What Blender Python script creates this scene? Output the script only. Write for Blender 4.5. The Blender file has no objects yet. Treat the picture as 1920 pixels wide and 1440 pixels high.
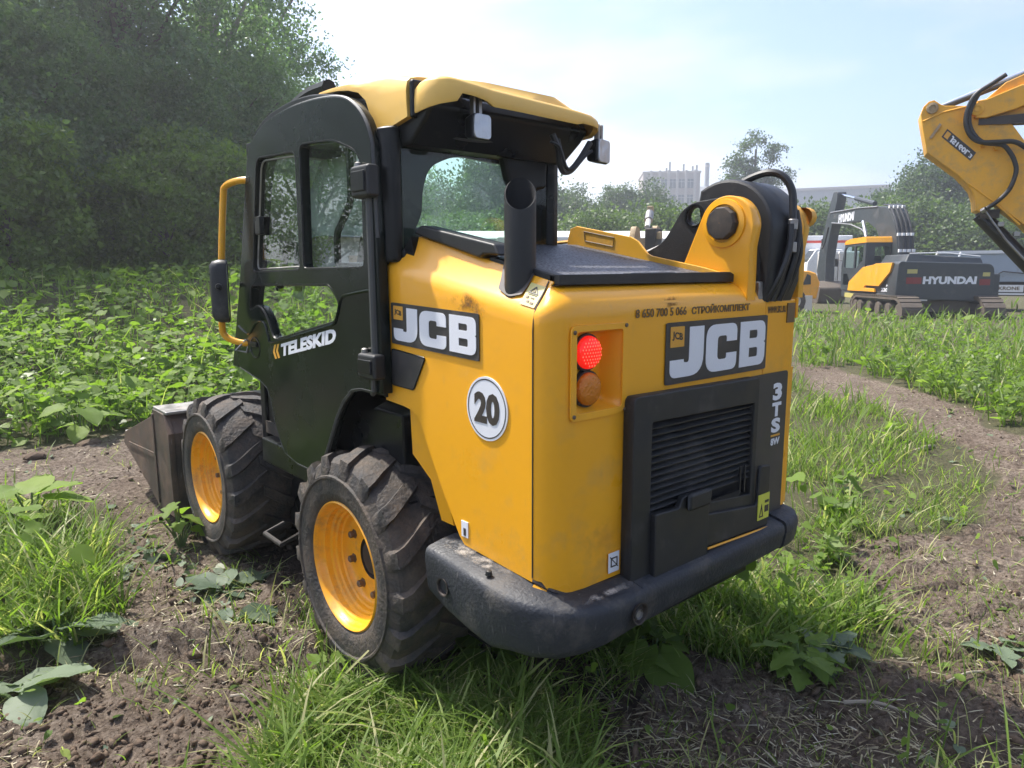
import bpy, bmesh, math, random
import numpy as np
from mathutils import Vector, Matrix

# ------------------------------------------------------------------ camera, sky, sun
S = bpy.context.scene
COL = S.collection
R = math.radians
CAM = (-1.7866, -2.3447, 1.5451)
cam_d = bpy.data.cameras.new('camera'); cam = bpy.data.objects.new('camera', cam_d); COL.objects.link(cam)
cam_d.sensor_width = 36.0; cam_d.lens = 36.0 * 1333 / 1920; cam_d.clip_start = 0.05; cam_d.clip_end = 3000
_yaw, _pitch, _roll = .7123, .16, -.0028
_F = Vector((math.sin(_yaw)*math.cos(_pitch), math.cos(_yaw)*math.cos(_pitch), -math.sin(_pitch)))
_r = Vector((math.cos(_yaw), -math.sin(_yaw), 0)); _u = _r.cross(_F)
_R = math.cos(_roll)*_r + math.sin(_roll)*_u; _U = -math.sin(_roll)*_r + math.cos(_roll)*_u
cam.matrix_world = Matrix(((_R.x, _U.x, -_F.x, CAM[0]), (_R.y, _U.y, -_F.y, CAM[1]), (_R.z, _U.z, -_F.z, CAM[2]), (0, 0, 0, 1)))
S.camera = cam

SUN_AZ, SUN_EL = -15.0, 58.0
world = bpy.data.worlds.new("World"); S.world = world; world.use_nodes = True
wn = world.node_tree.nodes; wl = world.node_tree.links
bg = wn['Background']; bg.inputs['Strength'].default_value = 0.128
sky = wn.new('ShaderNodeTexSky'); sky.sky_type = 'NISHITA'; sky.sun_disc = False
sky.sun_elevation = R(SUN_EL); sky.sun_rotation = R(SUN_AZ)
sky.air_density = 1.0; sky.dust_density = 2.8; sky.ozone_density = 2.5; sky.altitude = 100
tc = wn.new('ShaderNodeTexCoord'); mp = wn.new('ShaderNodeMapping'); mp.inputs['Scale'].default_value = (1.0, 1.0, 3.4); mp.inputs['Rotation'].default_value = (.18, .12, .5)
nz = wn.new('ShaderNodeTexNoise'); nz.inputs['Scale'].default_value = 1.9; nz.inputs['Detail'].default_value = 7; nz.inputs['Roughness'].default_value = .55
cr = wn.new('ShaderNodeValToRGB'); cr.color_ramp.elements[0].position = .42; cr.color_ramp.elements[0].color = (.06,)*3+(1,); cr.color_ramp.elements[1].position = .68; cr.color_ramp.elements[1].color = (.95,)*3+(1,)
# thin bright cloud veil: scaled with the sky itself so that it stays brightest round the sun
bw = wn.new('ShaderNodeRGBToBW'); mulc = wn.new('ShaderNodeMix'); mulc.data_type = 'RGBA'; mulc.blend_type = 'MULTIPLY'; mulc.inputs[0].default_value = 1
mixs = wn.new('ShaderNodeMix'); mixs.data_type = 'RGBA'
wl.new(tc.outputs['Generated'], mp.inputs['Vector']); wl.new(mp.outputs[0], nz.inputs['Vector']); wl.new(nz.outputs['Fac'], cr.inputs[0])
wl.new(sky.outputs[0], bw.inputs[0]); wl.new(bw.outputs[0], mulc.inputs[6]); mulc.inputs[7].default_value = (1.24, 1.28, 1.36, 1)
wl.new(cr.outputs[0], mixs.inputs[0]); wl.new(sky.outputs[0], mixs.inputs[6]); wl.new(mulc.outputs[2], mixs.inputs[7])
wb_ = wn.new('ShaderNodeMix'); wb_.data_type = 'RGBA'; wb_.blend_type = 'MULTIPLY'; wb_.inputs[0].default_value = 1; wb_.inputs[7].default_value = (.90, .93, 1.06, 1)   # cool white balance of the clear part
wl.new(sky.outputs[0], wb_.inputs[6]); wl.new(wb_.outputs[2], mixs.inputs[6])
wl.new(mixs.outputs[2], bg.inputs['Color'])

sun_d = bpy.data.lights.new('sun', 'SUN'); sun_d.energy = 3.8; sun_d.angle = R(1.6); sun_d.color = (1.0, .95, .86)
sun = bpy.data.objects.new('sun', sun_d); COL.objects.link(sun)
sv = Vector((math.sin(R(SUN_AZ))*math.cos(R(SUN_EL)), math.cos(R(SUN_AZ))*math.cos(R(SUN_EL)), math.sin(R(SUN_EL))))
sun.rotation_euler = sv.to_track_quat('Z', 'Y').to_euler(); sun.location = (0, 10, 30)

vs = S.view_settings; vs.view_transform = 'Standard'; vs.look = 'None'; vs.gamma = 1.0; vs.exposure = 1.2
S.render.engine = 'CYCLES'
try:
    S.cycles.use_denoising = True; S.cycles.denoiser = 'OPENIMAGEDENOISE'
    S.cycles.max_bounces = 10; S.cycles.diffuse_bounces = 5; S.cycles.glossy_bounces = 3; S.cycles.transmission_bounces = 6
    S.cycles.transparent_max_bounces = 12; S.cycles.use_adaptive_sampling = True; S.cycles.adaptive_threshold = .02
    S.cycles.sample_clamp_indirect = 6; S.cycles.caustics_reflective = False; S.cycles.caustics_refractive = False
except Exception: pass

# ------------------------------------------------------------------ materials
MATS = {}
def mat(name, col, rough=.5, metal=0., var=.12, scale=8., bump=0., bscale=60., coat=0., spec=.5, dirt=0., dirtcol=(.16, .12, .085), dscale=3., emit=None, rvar=.1, zdirt=None, scratch=0.):
    m = bpy.data.materials.new(name); m.use_nodes = True; MATS[name] = m
    n = m.node_tree.nodes; l = m.node_tree.links; b = n['Principled BSDF']
    b.inputs['Roughness'].default_value = rough; b.inputs['Metallic'].default_value = metal
    b.inputs['Coat Weight'].default_value = coat; b.inputs['Coat Roughness'].default_value = .12
    b.inputs['Specular IOR Level'].default_value = spec
    t = n.new('ShaderNodeTexCoord'); no = n.new('ShaderNodeTexNoise'); no.inputs['Scale'].default_value = scale; no.inputs['Detail'].default_value = 8
    l.new(t.outputs['Object'], no.inputs['Vector'])
    mx = n.new('ShaderNodeMix'); mx.data_type = 'RGBA'
    mx.inputs[6].default_value = tuple(min(1, c*(1-var)) for c in col)+(1,); mx.inputs[7].default_value = tuple(min(1, c*(1+var)) for c in col)+(1,)
    l.new(no.outputs['Fac'], mx.inputs[0]); out = mx.outputs[2]
    mr = n.new('ShaderNodeMapRange'); mr.inputs['To Min'].default_value = max(.02, rough-rvar); mr.inputs['To Max'].default_value = min(1, rough+rvar)
    mr.inputs['From Min'].default_value = .3; mr.inputs['From Max'].default_value = .7
    l.new(no.outputs['Fac'], mr.inputs['Value']); rout = mr.outputs[0]
    if dirt > 0:
        dn = n.new('ShaderNodeTexNoise'); dn.inputs['Scale'].default_value = dscale; dn.inputs['Detail'].default_value = 12; dn.inputs['Roughness'].default_value = .72
        l.new(t.outputs['Object'], dn.inputs['Vector'])
        dr = n.new('ShaderNodeMapRange'); dr.inputs['From Min'].default_value = .62-.3*dirt; dr.inputs['From Max'].default_value = .86-.3*dirt; dr.inputs['To Max'].default_value = .85
        l.new(dn.outputs['Fac'], dr.inputs['Value']); dfac = dr.outputs[0]
        if zdirt:
            sx = n.new('ShaderNodeSeparateXYZ'); l.new(t.outputs['Object'], sx.inputs[0])
            zr = n.new('ShaderNodeMapRange'); zr.inputs['From Min'].default_value = zdirt[1]; zr.inputs['From Max'].default_value = zdirt[0]
            l.new(sx.outputs['Z'], zr.inputs['Value']); mm = n.new('ShaderNodeMath'); mm.operation = 'MULTIPLY'
            l.new(zr.outputs[0], mm.inputs[0]); l.new(dfac, mm.inputs[1]); dfac = mm.outputs[0]
        dm = n.new('ShaderNodeMix'); dm.data_type = 'RGBA'; l.new(dfac, dm.inputs[0]); l.new(out, dm.inputs[6]); dm.inputs[7].default_value = tuple(dirtcol)+(1,); out = dm.outputs[2]
        rm = n.new('ShaderNodeMix'); l.new(dfac, rm.inputs[0]); l.new(rout, rm.inputs[2]); rm.inputs[3].default_value = .9; rout = rm.outputs[0]
    if scratch > 0:
        mp2 = n.new('ShaderNodeMapping'); mp2.inputs['Scale'].default_value = (60, 60, 9); mp2.inputs['Rotation'].default_value = (.4, .7, .3)
        sn = n.new('ShaderNodeTexNoise'); sn.inputs['Scale'].default_value = 1.4; sn.inputs['Detail'].default_value = 3
        l.new(t.outputs['Object'], mp2.inputs[0]); l.new(mp2.outputs[0], sn.inputs['Vector'])
        sr = n.new('ShaderNodeMapRange'); sr.inputs['From Min'].default_value = .66; sr.inputs['From Max'].default_value = .74; sr.inputs['To Max'].default_value = scratch
        l.new(sn.outputs['Fac'], sr.inputs['Value'])
        sm = n.new('ShaderNodeMix'); sm.data_type = 'RGBA'; l.new(sr.outputs[0], sm.inputs[0]); l.new(out, sm.inputs[6]); sm.inputs[7].default_value = (.22, .21, .2, 1); out = sm.outputs[2]
    l.new(out, b.inputs['Base Color']); l.new(rout, b.inputs['Roughness'])
    if bump > 0:
        bn = n.new('ShaderNodeTexNoise'); bn.inputs['Scale'].default_value = bscale; bn.inputs['Detail'].default_value = 5; l.new(t.outputs['Object'], bn.inputs['Vector'])
        bp = n.new('ShaderNodeBump'); bp.inputs['Strength'].default_value = bump; bp.inputs['Distance'].default_value = .01
        l.new(bn.outputs['Fac'], bp.inputs['Height']); l.new(bp.outputs[0], b.inputs['Normal'])
    if emit:
        b.inputs['Emission Color'].default_value = tuple(emit[:3])+(1,); b.inputs['Emission Strength'].default_value = emit[3]
    return m

def glass(name, tint=(.80, .93, .86), refl=.04, rough=.0, dust=.0):
    m = bpy.data.materials.new(name); m.use_nodes = True; n = m.node_tree.nodes; l = m.node_tree.links
    for x in list(n):
        if x.type == 'BSDF_PRINCIPLED': n.remove(x)
    o = n['Material Output']; tr = n.new('ShaderNodeBsdfTransparent'); tr.inputs[0].default_value = tuple(tint)+(1,)
    g = n.new('ShaderNodeBsdfGlossy'); g.inputs['Roughness'].default_value = rough
    fr = n.new('ShaderNodeFresnel'); fr.inputs['IOR'].default_value = 1.5
    ad = n.new('ShaderNodeMath'); ad.operation = 'ADD'; ad.inputs[1].default_value = refl; ad.use_clamp = True
    mx = n.new('ShaderNodeMixShader'); l.new(fr.outputs[0], ad.inputs[0])
    ge = n.new('ShaderNodeNewGeometry'); iv = n.new('ShaderNodeMath'); iv.operation = 'SUBTRACT'; iv.inputs[0].default_value = 1; l.new(ge.outputs['Backfacing'], iv.inputs[1])
    mu = n.new('ShaderNodeMath'); mu.operation = 'MULTIPLY'; l.new(ad.outputs[0], mu.inputs[0]); l.new(iv.outputs[0], mu.inputs[1]); l.new(mu.outputs[0], mx.inputs[0]); l.new(tr.outputs[0], mx.inputs[1]); l.new(g.outputs[0], mx.inputs[2])
    last = mx.outputs[0]
    if dust > 0:
        d = n.new('ShaderNodeBsdfDiffuse'); d.inputs[0].default_value = (.5, .52, .48, 1)
        t = n.new('ShaderNodeTexCoord'); no = n.new('ShaderNodeTexNoise'); no.inputs['Scale'].default_value = 5; no.inputs['Detail'].default_value = 8; l.new(t.outputs['Object'], no.inputs['Vector'])
        mr = n.new('ShaderNodeMapRange'); mr.inputs['From Min'].default_value = .35; mr.inputs['From Max'].default_value = .75; mr.inputs['To Min'].default_value = dust*.4; mr.inputs['To Max'].default_value = dust*1.6; l.new(no.outputs['Fac'], mr.inputs[0])
        m2 = n.new('ShaderNodeMixShader'); l.new(mr.outputs[0], m2.inputs[0]); l.new(last, m2.inputs[1]); l.new(d.outputs[0], m2.inputs[2]); last = m2.outputs[0]
    l.new(last, o.inputs['Surface']); return m

def leafmat(name, c1, c2, c3=None, trans=.45, rough=.45, spec=.5):
    """leaf: colour by the per-leaf attribute 'tint'; lets light through"""
    m = bpy.data.materials.new(name); m.use_nodes = True; n = m.node_tree.nodes; l = m.node_tree.links; b = n['Principled BSDF']; o = n['Material Output']
    at = n.new('ShaderNodeAttribute'); at.attribute_name = 'tint'
    r = n.new('ShaderNodeValToRGB'); r.color_ramp.elements[0].color = tuple(c1)+(1,); r.color_ramp.elements[1].color = tuple(c2)+(1,)
    if c3: r.color_ramp.elements[1].position = .8; e = r.color_ramp.elements.new(1.0); e.color = tuple(c3)+(1,)
    l.new(at.outputs['Fac'], r.inputs[0]); l.new(r.outputs[0], b.inputs['Base Color']); b.inputs['Roughness'].default_value = rough; b.inputs['Specular IOR Level'].default_value = spec
    t = n.new('ShaderNodeBsdfTranslucent'); g = n.new('ShaderNodeMix'); g.data_type = 'RGBA'; g.blend_type = 'MULTIPLY'; g.inputs[0].default_value = 1; g.inputs[7].default_value = (1.25, 1.45, .6, 1)
    l.new(r.outputs[0], g.inputs[6]); l.new(g.outputs[2], t.inputs[0])
    mx = n.new('ShaderNodeMixShader'); mx.inputs[0].default_value = trans; l.new(b.outputs[0], mx.inputs[1]); l.new(t.outputs[0], mx.inputs[2]); l.new(mx.outputs[0], o.inputs['Surface'])
    return m

M = {}
YEL = (.90, .41, .014)
M['yellow'] = mat('yellow_paint', YEL, .34, var=.05, scale=2.5, coat=.3, dirt=.28, dirtcol=(.40, .27, .10), dscale=3.4, bump=.02, bscale=18, zdirt=(.5, 1.75), scratch=.10)
M['yellow_dirty'] = mat('yellow_paint_dusty', (.78, .39, .03), .45, var=.08, scale=3, dirt=.42, dirtcol=(.36, .25, .13), dscale=4)
M['rim'] = mat('rim_paint', (.85, .38, .012), .36, var=.05, scale=6, dirt=.36, dirtcol=(.28, .19, .1), dscale=7, coat=.15)
M['roof'] = mat('roof_paint_faded', (.84, .52, .12), .42, var=.06, scale=4, dirt=.3, dirtcol=(.5, .38, .2))
M['black'] = mat('black_plastic', (.016, .017, .019), .5, var=.25, scale=9, bump=.12, bscale=260, dirt=.2, dirtcol=(.12, .11, .1), dscale=5)
M['door'] = mat('door_black_gloss', (.006, .010, .009), .22, var=.3, scale=4, dirt=.10, dirtcol=(.045, .05, .045), dscale=3.5, scratch=.06, spec=.22)
M['frame'] = mat('cab_black_paint', (.009, .010, .011), .34, var=.2, scale=6, dirt=.12, dirtcol=(.07, .065, .06), dscale=5, spec=.25)
M['seal'] = mat('rubber_seal', (.06, .062, .062), .5, var=.2)
M['bumper'] = mat('bumper_cast', (.030, .033, .040), .58, var=.22, scale=5, bump=.3, bscale=90, dirt=.36, dirtcol=(.15, .135, .115), dscale=6, scratch=.35, spec=.4)
M['tyre'] = mat('tyre_rubber', (.030, .028, .027), .72, var=.3, scale=9, bump=.6, bscale=70, dirt=.68, dirtcol=(.125, .095, .07), dscale=7)
M['steel'] = mat('worn_steel', (.34, .33, .32), .42, .8, var=.25, scale=14, dirt=.35, dirtcol=(.14, .09, .06))
M['chrome'] = mat('chrome_rod', (.75, .76, .78), .12, 1.0, var=.05)
M['bucket'] = mat('bucket_black', (.050, .040, .034), .5, var=.35, scale=7, dirt=.66, dirtcol=(.17, .105, .07), dscale=4, scratch=.4)
M['bolt'] = mat('bolt_metal', (.16, .12, .09), .5, .6, var=.3, scale=40)
M['hub'] = mat('hub_dark', (.03, .025, .022), .7, var=.3, dirt=.4)
M['white'] = mat('white_print', (.78, .79, .84), .42, var=.04)
M['badge'] = mat('badge_black', (.045, .042, .042), .42, var=.12, scale=6, dirt=.2, dirtcol=(.15, .12, .1), dscale=12)
M['ink'] = mat('dark_print', (.05, .04, .035), .5, var=.4, scale=60)
M['ink_worn'] = mat('worn_dark_print', (.14, .085, .035), .5, var=.35, scale=70)
M['emblem'] = mat('emblem_yellow', (.72, .36, .05), .4, var=.1)
M['stick'] = mat('sticker_pale_yellow', (.50, .44, .15), .4, var=.08)
M['sticky'] = mat('sticker_yellow', (.62, .62, .08), .4, var=.08)
M['red'] = mat('lit_red_lens', (.6, .010, .008), .15, var=.1, emit=(1, .02, .012, .30))
M['led'] = mat('lit_led', (.9, .1, .08), .2, emit=(1, .06, .03, 1.0))
M['amber'] = mat('amber_lens', (.62, .19, .012), .22, var=.2, scale=40, bump=.5, bscale=120)
M['redmark'] = mat('red_reflector', (.65, .05, .02), .3)
M['lamp'] = mat('lamp_glass', (.46, .48, .52), .12, .45, var=.3, scale=22, bump=.3, bscale=30)
M['gap'] = mat('grille_gap', (.004, .004, .005), .8)
M['mesh'] = None
M['hose'] = mat('hose_rubber', (.022, .022, .023), .42, var=.2)
M['seat'] = mat('seat_vinyl', (.025, .026, .028), .6, var=.2, bump=.2)
M['handrail'] = mat('handrail_yellow', (.84, .40, .02), .32, var=.05)
M['glass'] = glass('cab_glass', (.86, .96, .91), .0, dust=.0)
M['glass_clear'] = glass('door_glass', (.92, .97, .945), .0)
M['film'] = glass('torn_film', (.74, .84, .79), .03, .2, dust=.42)
M['mirror'] = mat('mirror_glass', (.8, .82, .84), .03, 1.0, var=.02)
# perforated deck screen
def perforated():
    m = bpy.data.materials.new('deck_mesh'); m.use_nodes = True; n = m.node_tree.nodes; l = m.node_tree.links; b = n['Principled BSDF']
    t = n.new('ShaderNodeTexCoord'); v = n.new('ShaderNodeTexVoronoi'); v.inputs['Scale'].default_value = 95; l.new(t.outputs['Object'], v.inputs['Vector'])
    r = n.new('ShaderNodeValToRGB'); r.color_ramp.elements[0].color = (.004, .004, .004, 1); r.color_ramp.elements[1].color = (.10, .10, .11, 1); r.color_ramp.elements[0].position = .25; r.color_ramp.elements[1].position = .55
    l.new(v.outputs['Distance'], r.inputs[0]); l.new(r.outputs[0], b.inputs['Base Color']); b.inputs['Roughness'].default_value = .55
    bp = n.new('ShaderNodeBump'); bp.inputs['Strength'].default_value = .6; bp.inputs['Distance'].default_value = .003; l.new(v.outputs['Distance'], bp.inputs['Height']); l.new(bp.outputs[0], b.inputs['Normal'])
    return m
M['mesh'] = perforated()

# ------------------------------------------------------------------ mesh helpers
def link(o, parent=None):
    COL.objects.link(o)
    if parent is not None: o.parent = parent
    return o
def empty(name, loc, label=None, cat=None, group=None, rz=0.):
    o = bpy.data.objects.new(name, None); o.location = loc; o.rotation_euler = (0, 0, rz); COL.objects.link(o)
    o.empty_display_size = .1
    if label: o['label'] = label
    if cat: o['category'] = cat
    if group: o['group'] = group
    return o
def tag(o, label=None, cat=None, group=None, kind=None):
    if label: o['label'] = label
    if cat: o['category'] = cat
    if group: o['group'] = group
    if kind: o['kind'] = kind
    return o

class MB:
    def __init__(s): s.v = []; s.f = []
    def add(s, vs, fs):
        k = len(s.v); s.v += [tuple(p) for p in vs]; s.f += [tuple(i+k for i in f) for f in fs]; return s
    def box(s, x0, x1, y0, y1, z0, z1):
        return s.add([(x0,y0,z0),(x1,y0,z0),(x1,y1,z0),(x0,y1,z0),(x0,y0,z1),(x1,y0,z1),(x1,y1,z1),(x0,y1,z1)],
                     [(0,3,2,1),(4,5,6,7),(0,1,5,4),(1,2,6,5),(2,3,7,6),(3,0,4,7)])
    def hexa(s, b, t):   # two quads
        return s.add(list(b)+list(t), [(3,2,1,0),(4,5,6,7),(0,1,5,4),(1,2,6,5),(2,3,7,6),(3,0,4,7)])
    def prism(s, poly, a0, a1, axis='x'):
        n = len(poly)
        def P(p, a): return (a, p[0], p[1]) if axis == 'x' else ((p[0], a, p[1]) if axis == 'y' else (p[0], p[1], a))
        return s.add([P(p, a0) for p in poly]+[P(p, a1) for p in poly], [tuple(range(n)), tuple(range(2*n-1, n-1, -1))]+[(i, i+n, (i+1) % n+n, (i+1) % n) for i in range(n)])
    def tube(s, path, r, n=8, smooth=0, cap=True, r1=None):
        P = [Vector(p) for p in path]
        if smooth: P = spline(P, smooth)
        m = len(P); t0 = (P[1]-P[0]).normalized(); up = Vector((0, 0, 1)) if abs(t0.z) < .9 else Vector((1, 0, 0))
        a = t0.cross(up).normalized(); vs = []
        for i, p in enumerate(P):
            t = ((P[min(i+1, m-1)]-P[max(i-1, 0)])).normalized(); a = (a-t*a.dot(t)).normalized(); b = t.cross(a)
            rr = r if r1 is None else r+(r1-r)*i/(m-1)
            vs += [p+(a*math.cos(2*math.pi*k/n)+b*math.sin(2*math.pi*k/n))*rr for k in range(n)]
        fs = [(i*n+k, i*n+(k+1) % n, (i+1)*n+(k+1) % n, (i+1)*n+k) for i in range(m-1) for k in range(n)]
        if cap: fs += [tuple(range(n-1, -1, -1)), tuple((m-1)*n+k for k in range(n))]
        return s.add(vs, fs)
    def lathe(s, prof, c, axis='x', n=32, closed=False):
        vs = []
        for (r, h) in prof:
            for k in range(n):
                a = 2*math.pi*k/n; u, w = r*math.cos(a), r*math.sin(a)
                vs.append((c[0]+h, c[1]+u, c[2]+w) if axis == 'x' else ((c[0]+w, c[1]+h, c[2]+u) if axis == 'y' else (c[0]+u, c[1]+w, c[2]+h)))
        m = len(prof); fs = [(i*n+k, i*n+(k+1) % n, (i+1)*n+(k+1) % n, (i+1)*n+k) for i in range(m-1) for k in range(n)]
        if closed: fs += [((m-1)*n+k, (m-1)*n+(k+1) % n, (k+1) % n, k) for k in range(n)]
        return s.add(vs, fs)
    def cyl(s, c, r, a0, a1, axis='x', n=24):
        return s.lathe([(1e-4, a0), (r, a0), (r, a1), (1e-4, a1)], c, axis, n)
    def grid(s, rows, closed=False):
        m = len(rows); n = len(rows[0]); vs = [p for r in rows for p in r]
        k = n if closed else n-1
        return s.add(vs, [(i*n+j, i*n+(j+1) % n, (i+1)*n+(j+1) % n, (i+1)*n+j) for i in range(m-1) for j in range(k)])
    def xf(s, mtx):
        s.v = [tuple(mtx @ Vector(p)) for p in s.v]; return s
    def mesh(s, name, origin=(0, 0, 0), recalc=True, smooth=35, weld=0):
        me = bpy.data.meshes.new(name)
        ox, oy, oz = origin
        me.from_pydata([(x-ox, y-oy, z-oz) for x, y, z in s.v], [], s.f)
        if recalc or weld:
            bm = bmesh.new(); bm.from_mesh(me)
            if weld: bmesh.ops.remove_doubles(bm, verts=bm.verts, dist=weld)
            if recalc: bmesh.ops.recalc_face_normals(bm, faces=bm.faces)
            bm.to_mesh(me); bm.free()
        if smooth:
            me.shade_smooth()
            try: me.set_sharp_from_angle(angle=R(smooth))
            except Exception: pass
        return me
    def build(s, name, m, parent=None, bevel=0, seg=2, origin=None, smooth=35, weld=0, recalc=True):
        if origin is None: origin = base_of(parent)
        me = s.mesh(name, origin, recalc, smooth, weld); me.materials.append(m if not isinstance(m, str) else M[m])
        o = link(bpy.data.objects.new(name, me), parent)
        if bevel:
            b = o.modifiers.new('bevel', 'BEVEL'); b.width = bevel; b.segments = seg; b.limit_method = 'ANGLE'; b.angle_limit = R(38); b.harden_normals = True
        return o
def base_of(p):
    if p is None: return (0, 0, 0)
    while p.parent is not None: p = p.parent
    return tuple(p.location) if p.get('world_base') else (0, 0, 0)
def spline(P, k):
    out = []
    n = len(P)
    for i in range(n-1):
        p0, p1, p2, p3 = P[max(i-1, 0)], P[i], P[i+1], P[min(i+2, n-1)]
        for j in range(k):
            t = j/k
            out.append(.5*((2*p1)+(-p0+p2)*t+(2*p0-5*p1+4*p2-p3)*t*t+(-p0+3*p1-3*p2+p3)*t**3))
    out.append(P[-1]); return out
def rp(pts, seg=5):
    """polygon with rounded corners; each point (x, y[, radius])"""
    n = len(pts); out = []
    for i in range(n):
        p = Vector(pts[i][:2]); r = pts[i][2] if len(pts[i]) > 2 else 0
        a = Vector(pts[i-1][:2])-p; b = Vector(pts[(i+1) % n][:2])-p
        if r <= 0: out.append((p.x, p.y)); continue
        la, lb = a.length, b.length; r = min(r, la*.49, lb*.49); q0 = p+a/la*r; q1 = p+b/lb*r
        for k in range(seg+1):
            t = k/seg; q = (1-t)**2*q0+2*t*(1-t)*p+t*t*q1; out.append((q.x, q.y))
    return out
def flat(loops, depth, bevel=0):
    """filled outline(s) with holes, extruded: returns verts (u, v, w in 0..depth) and faces"""
    cu = bpy.data.curves.new('tmp', 'CURVE'); cu.dimensions = '2D'; cu.fill_mode = 'BOTH'; cu.extrude = depth/2; cu.bevel_depth = bevel; cu.bevel_resolution = 1
    for lp in loops:
        sp = cu.splines.new('POLY'); sp.points.add(len(lp)-1); sp.use_cyclic_u = True
        for k, p in enumerate(lp): sp.points[k].co = (p[0], p[1], 0, 1)
    return _curve_mesh(cu, depth/2)
def _curve_mesh(cu, dz):
    o = bpy.data.objects.new('tmp', cu); COL.objects.link(o)
    dg = bpy.context.evaluated_depsgraph_get(); dg.update()
    ev = o.evaluated_get(dg); me = ev.to_mesh()
    vs = [(v.co.x, v.co.y, v.co.z+dz) for v in me.vertices]; fs = [tuple(p.vertices) for p in me.polygons]
    ev.to_mesh_clear(); bpy.data.objects.remove(o); bpy.data.curves.remove(cu)
    return vs, fs
def text(body, depth, bold=0., spacing=1.0):
    cu = bpy.data.curves.new('tmp', 'FONT'); cu.body = body; cu.size = 1; cu.extrude = depth/2; cu.offset = bold; cu.space_character = spacing; cu.resolution_u = 3
    return _curve_mesh(cu, depth/2)
def fit(vf, u0, u1, v0, v1, shear=0.):
    vs, fs = vf; us = [p[0]+shear*p[1] for p in vs]; ws = [p[1] for p in vs]
    a, b, c, d = min(us), max(us), min(ws), max(ws)
    return [(u0+(u-a)/(b-a)*(u1-u0), v0+(p[1]-c)/(d-c)*(v1-v0), p[2]) for u, p in zip(us, vs)], fs
def place(vf, fn, mb=None):
    mb = mb or MB(); vs, fs = vf; return mb.add([fn(*p) for p in vs], fs)
def onx(x, s=-1): return lambda u, v, w: (x+s*w, u, v)     # u=y, v=z, faces -X
def ony(y, s=-1): return lambda u, v, w: (u, y+s*w, v)     # u=x, v=z, faces -Y
def dup(o, parent=None, **kw):
    c = o.copy(); COL.objects.link(c); c.parent = parent
    for ch in list(o.children): dup(ch, c)
    for k, v in kw.items(): c[k] = v
    return c

def grime(name, col, amt, sc=14.):
    m = bpy.data.materials.new(name); m.use_nodes = True; n = m.node_tree.nodes; l = m.node_tree.links; b = n['Principled BSDF']; b.inputs['Base Color'].default_value = tuple(col)+(1,); b.inputs['Roughness'].default_value = .9
    t = n.new('ShaderNodeTexCoord'); no = n.new('ShaderNodeTexNoise'); no.inputs['Scale'].default_value = sc; no.inputs['Detail'].default_value = 9; no.inputs['Roughness'].default_value = .7; l.new(t.outputs['Object'], no.inputs['Vector'])
    at = n.new('ShaderNodeAttribute'); at.attribute_name = 'edge'
    ad = n.new('ShaderNodeMath'); ad.operation = 'MULTIPLY'; mr = n.new('ShaderNodeMapRange'); mr.inputs['From Min'].default_value = .44; mr.inputs['From Max'].default_value = .62; mr.inputs['To Max'].default_value = amt
    l.new(no.outputs['Fac'], mr.inputs[0]); l.new(mr.outputs[0], ad.inputs[0]); l.new(at.outputs['Fac'], ad.inputs[1]); l.new(ad.outputs[0], b.inputs['Alpha']); return m
M['grime'] = grime('brown_scuff', (.16, .085, .03), .85, 22); M['mudsplash'] = grime('dried_mud_splash', (.30, .20, .10), .22, 9); M['dusting'] = grime('pale_dust', (.42, .38, .33), .8, 26)
def stain(name, fn, m, parent, nu=10, nv=8):
    b_ = MB(); b_.grid([[fn(i/nu, j/nv) for i in range(nu+1)] for j in range(nv+1)]); o = b_.build(name, m, parent, smooth=0, recalc=False)
    at = o.data.attributes.new('edge', 'FLOAT', 'POINT'); at.data.foreach_set('value', [min(1, 3.2*min(i/nu, 1-i/nu))*min(1, 3.2*min(j/nv, 1-j/nv)) for j in range(nv+1) for i in range(nu+1)]); return o
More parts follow.
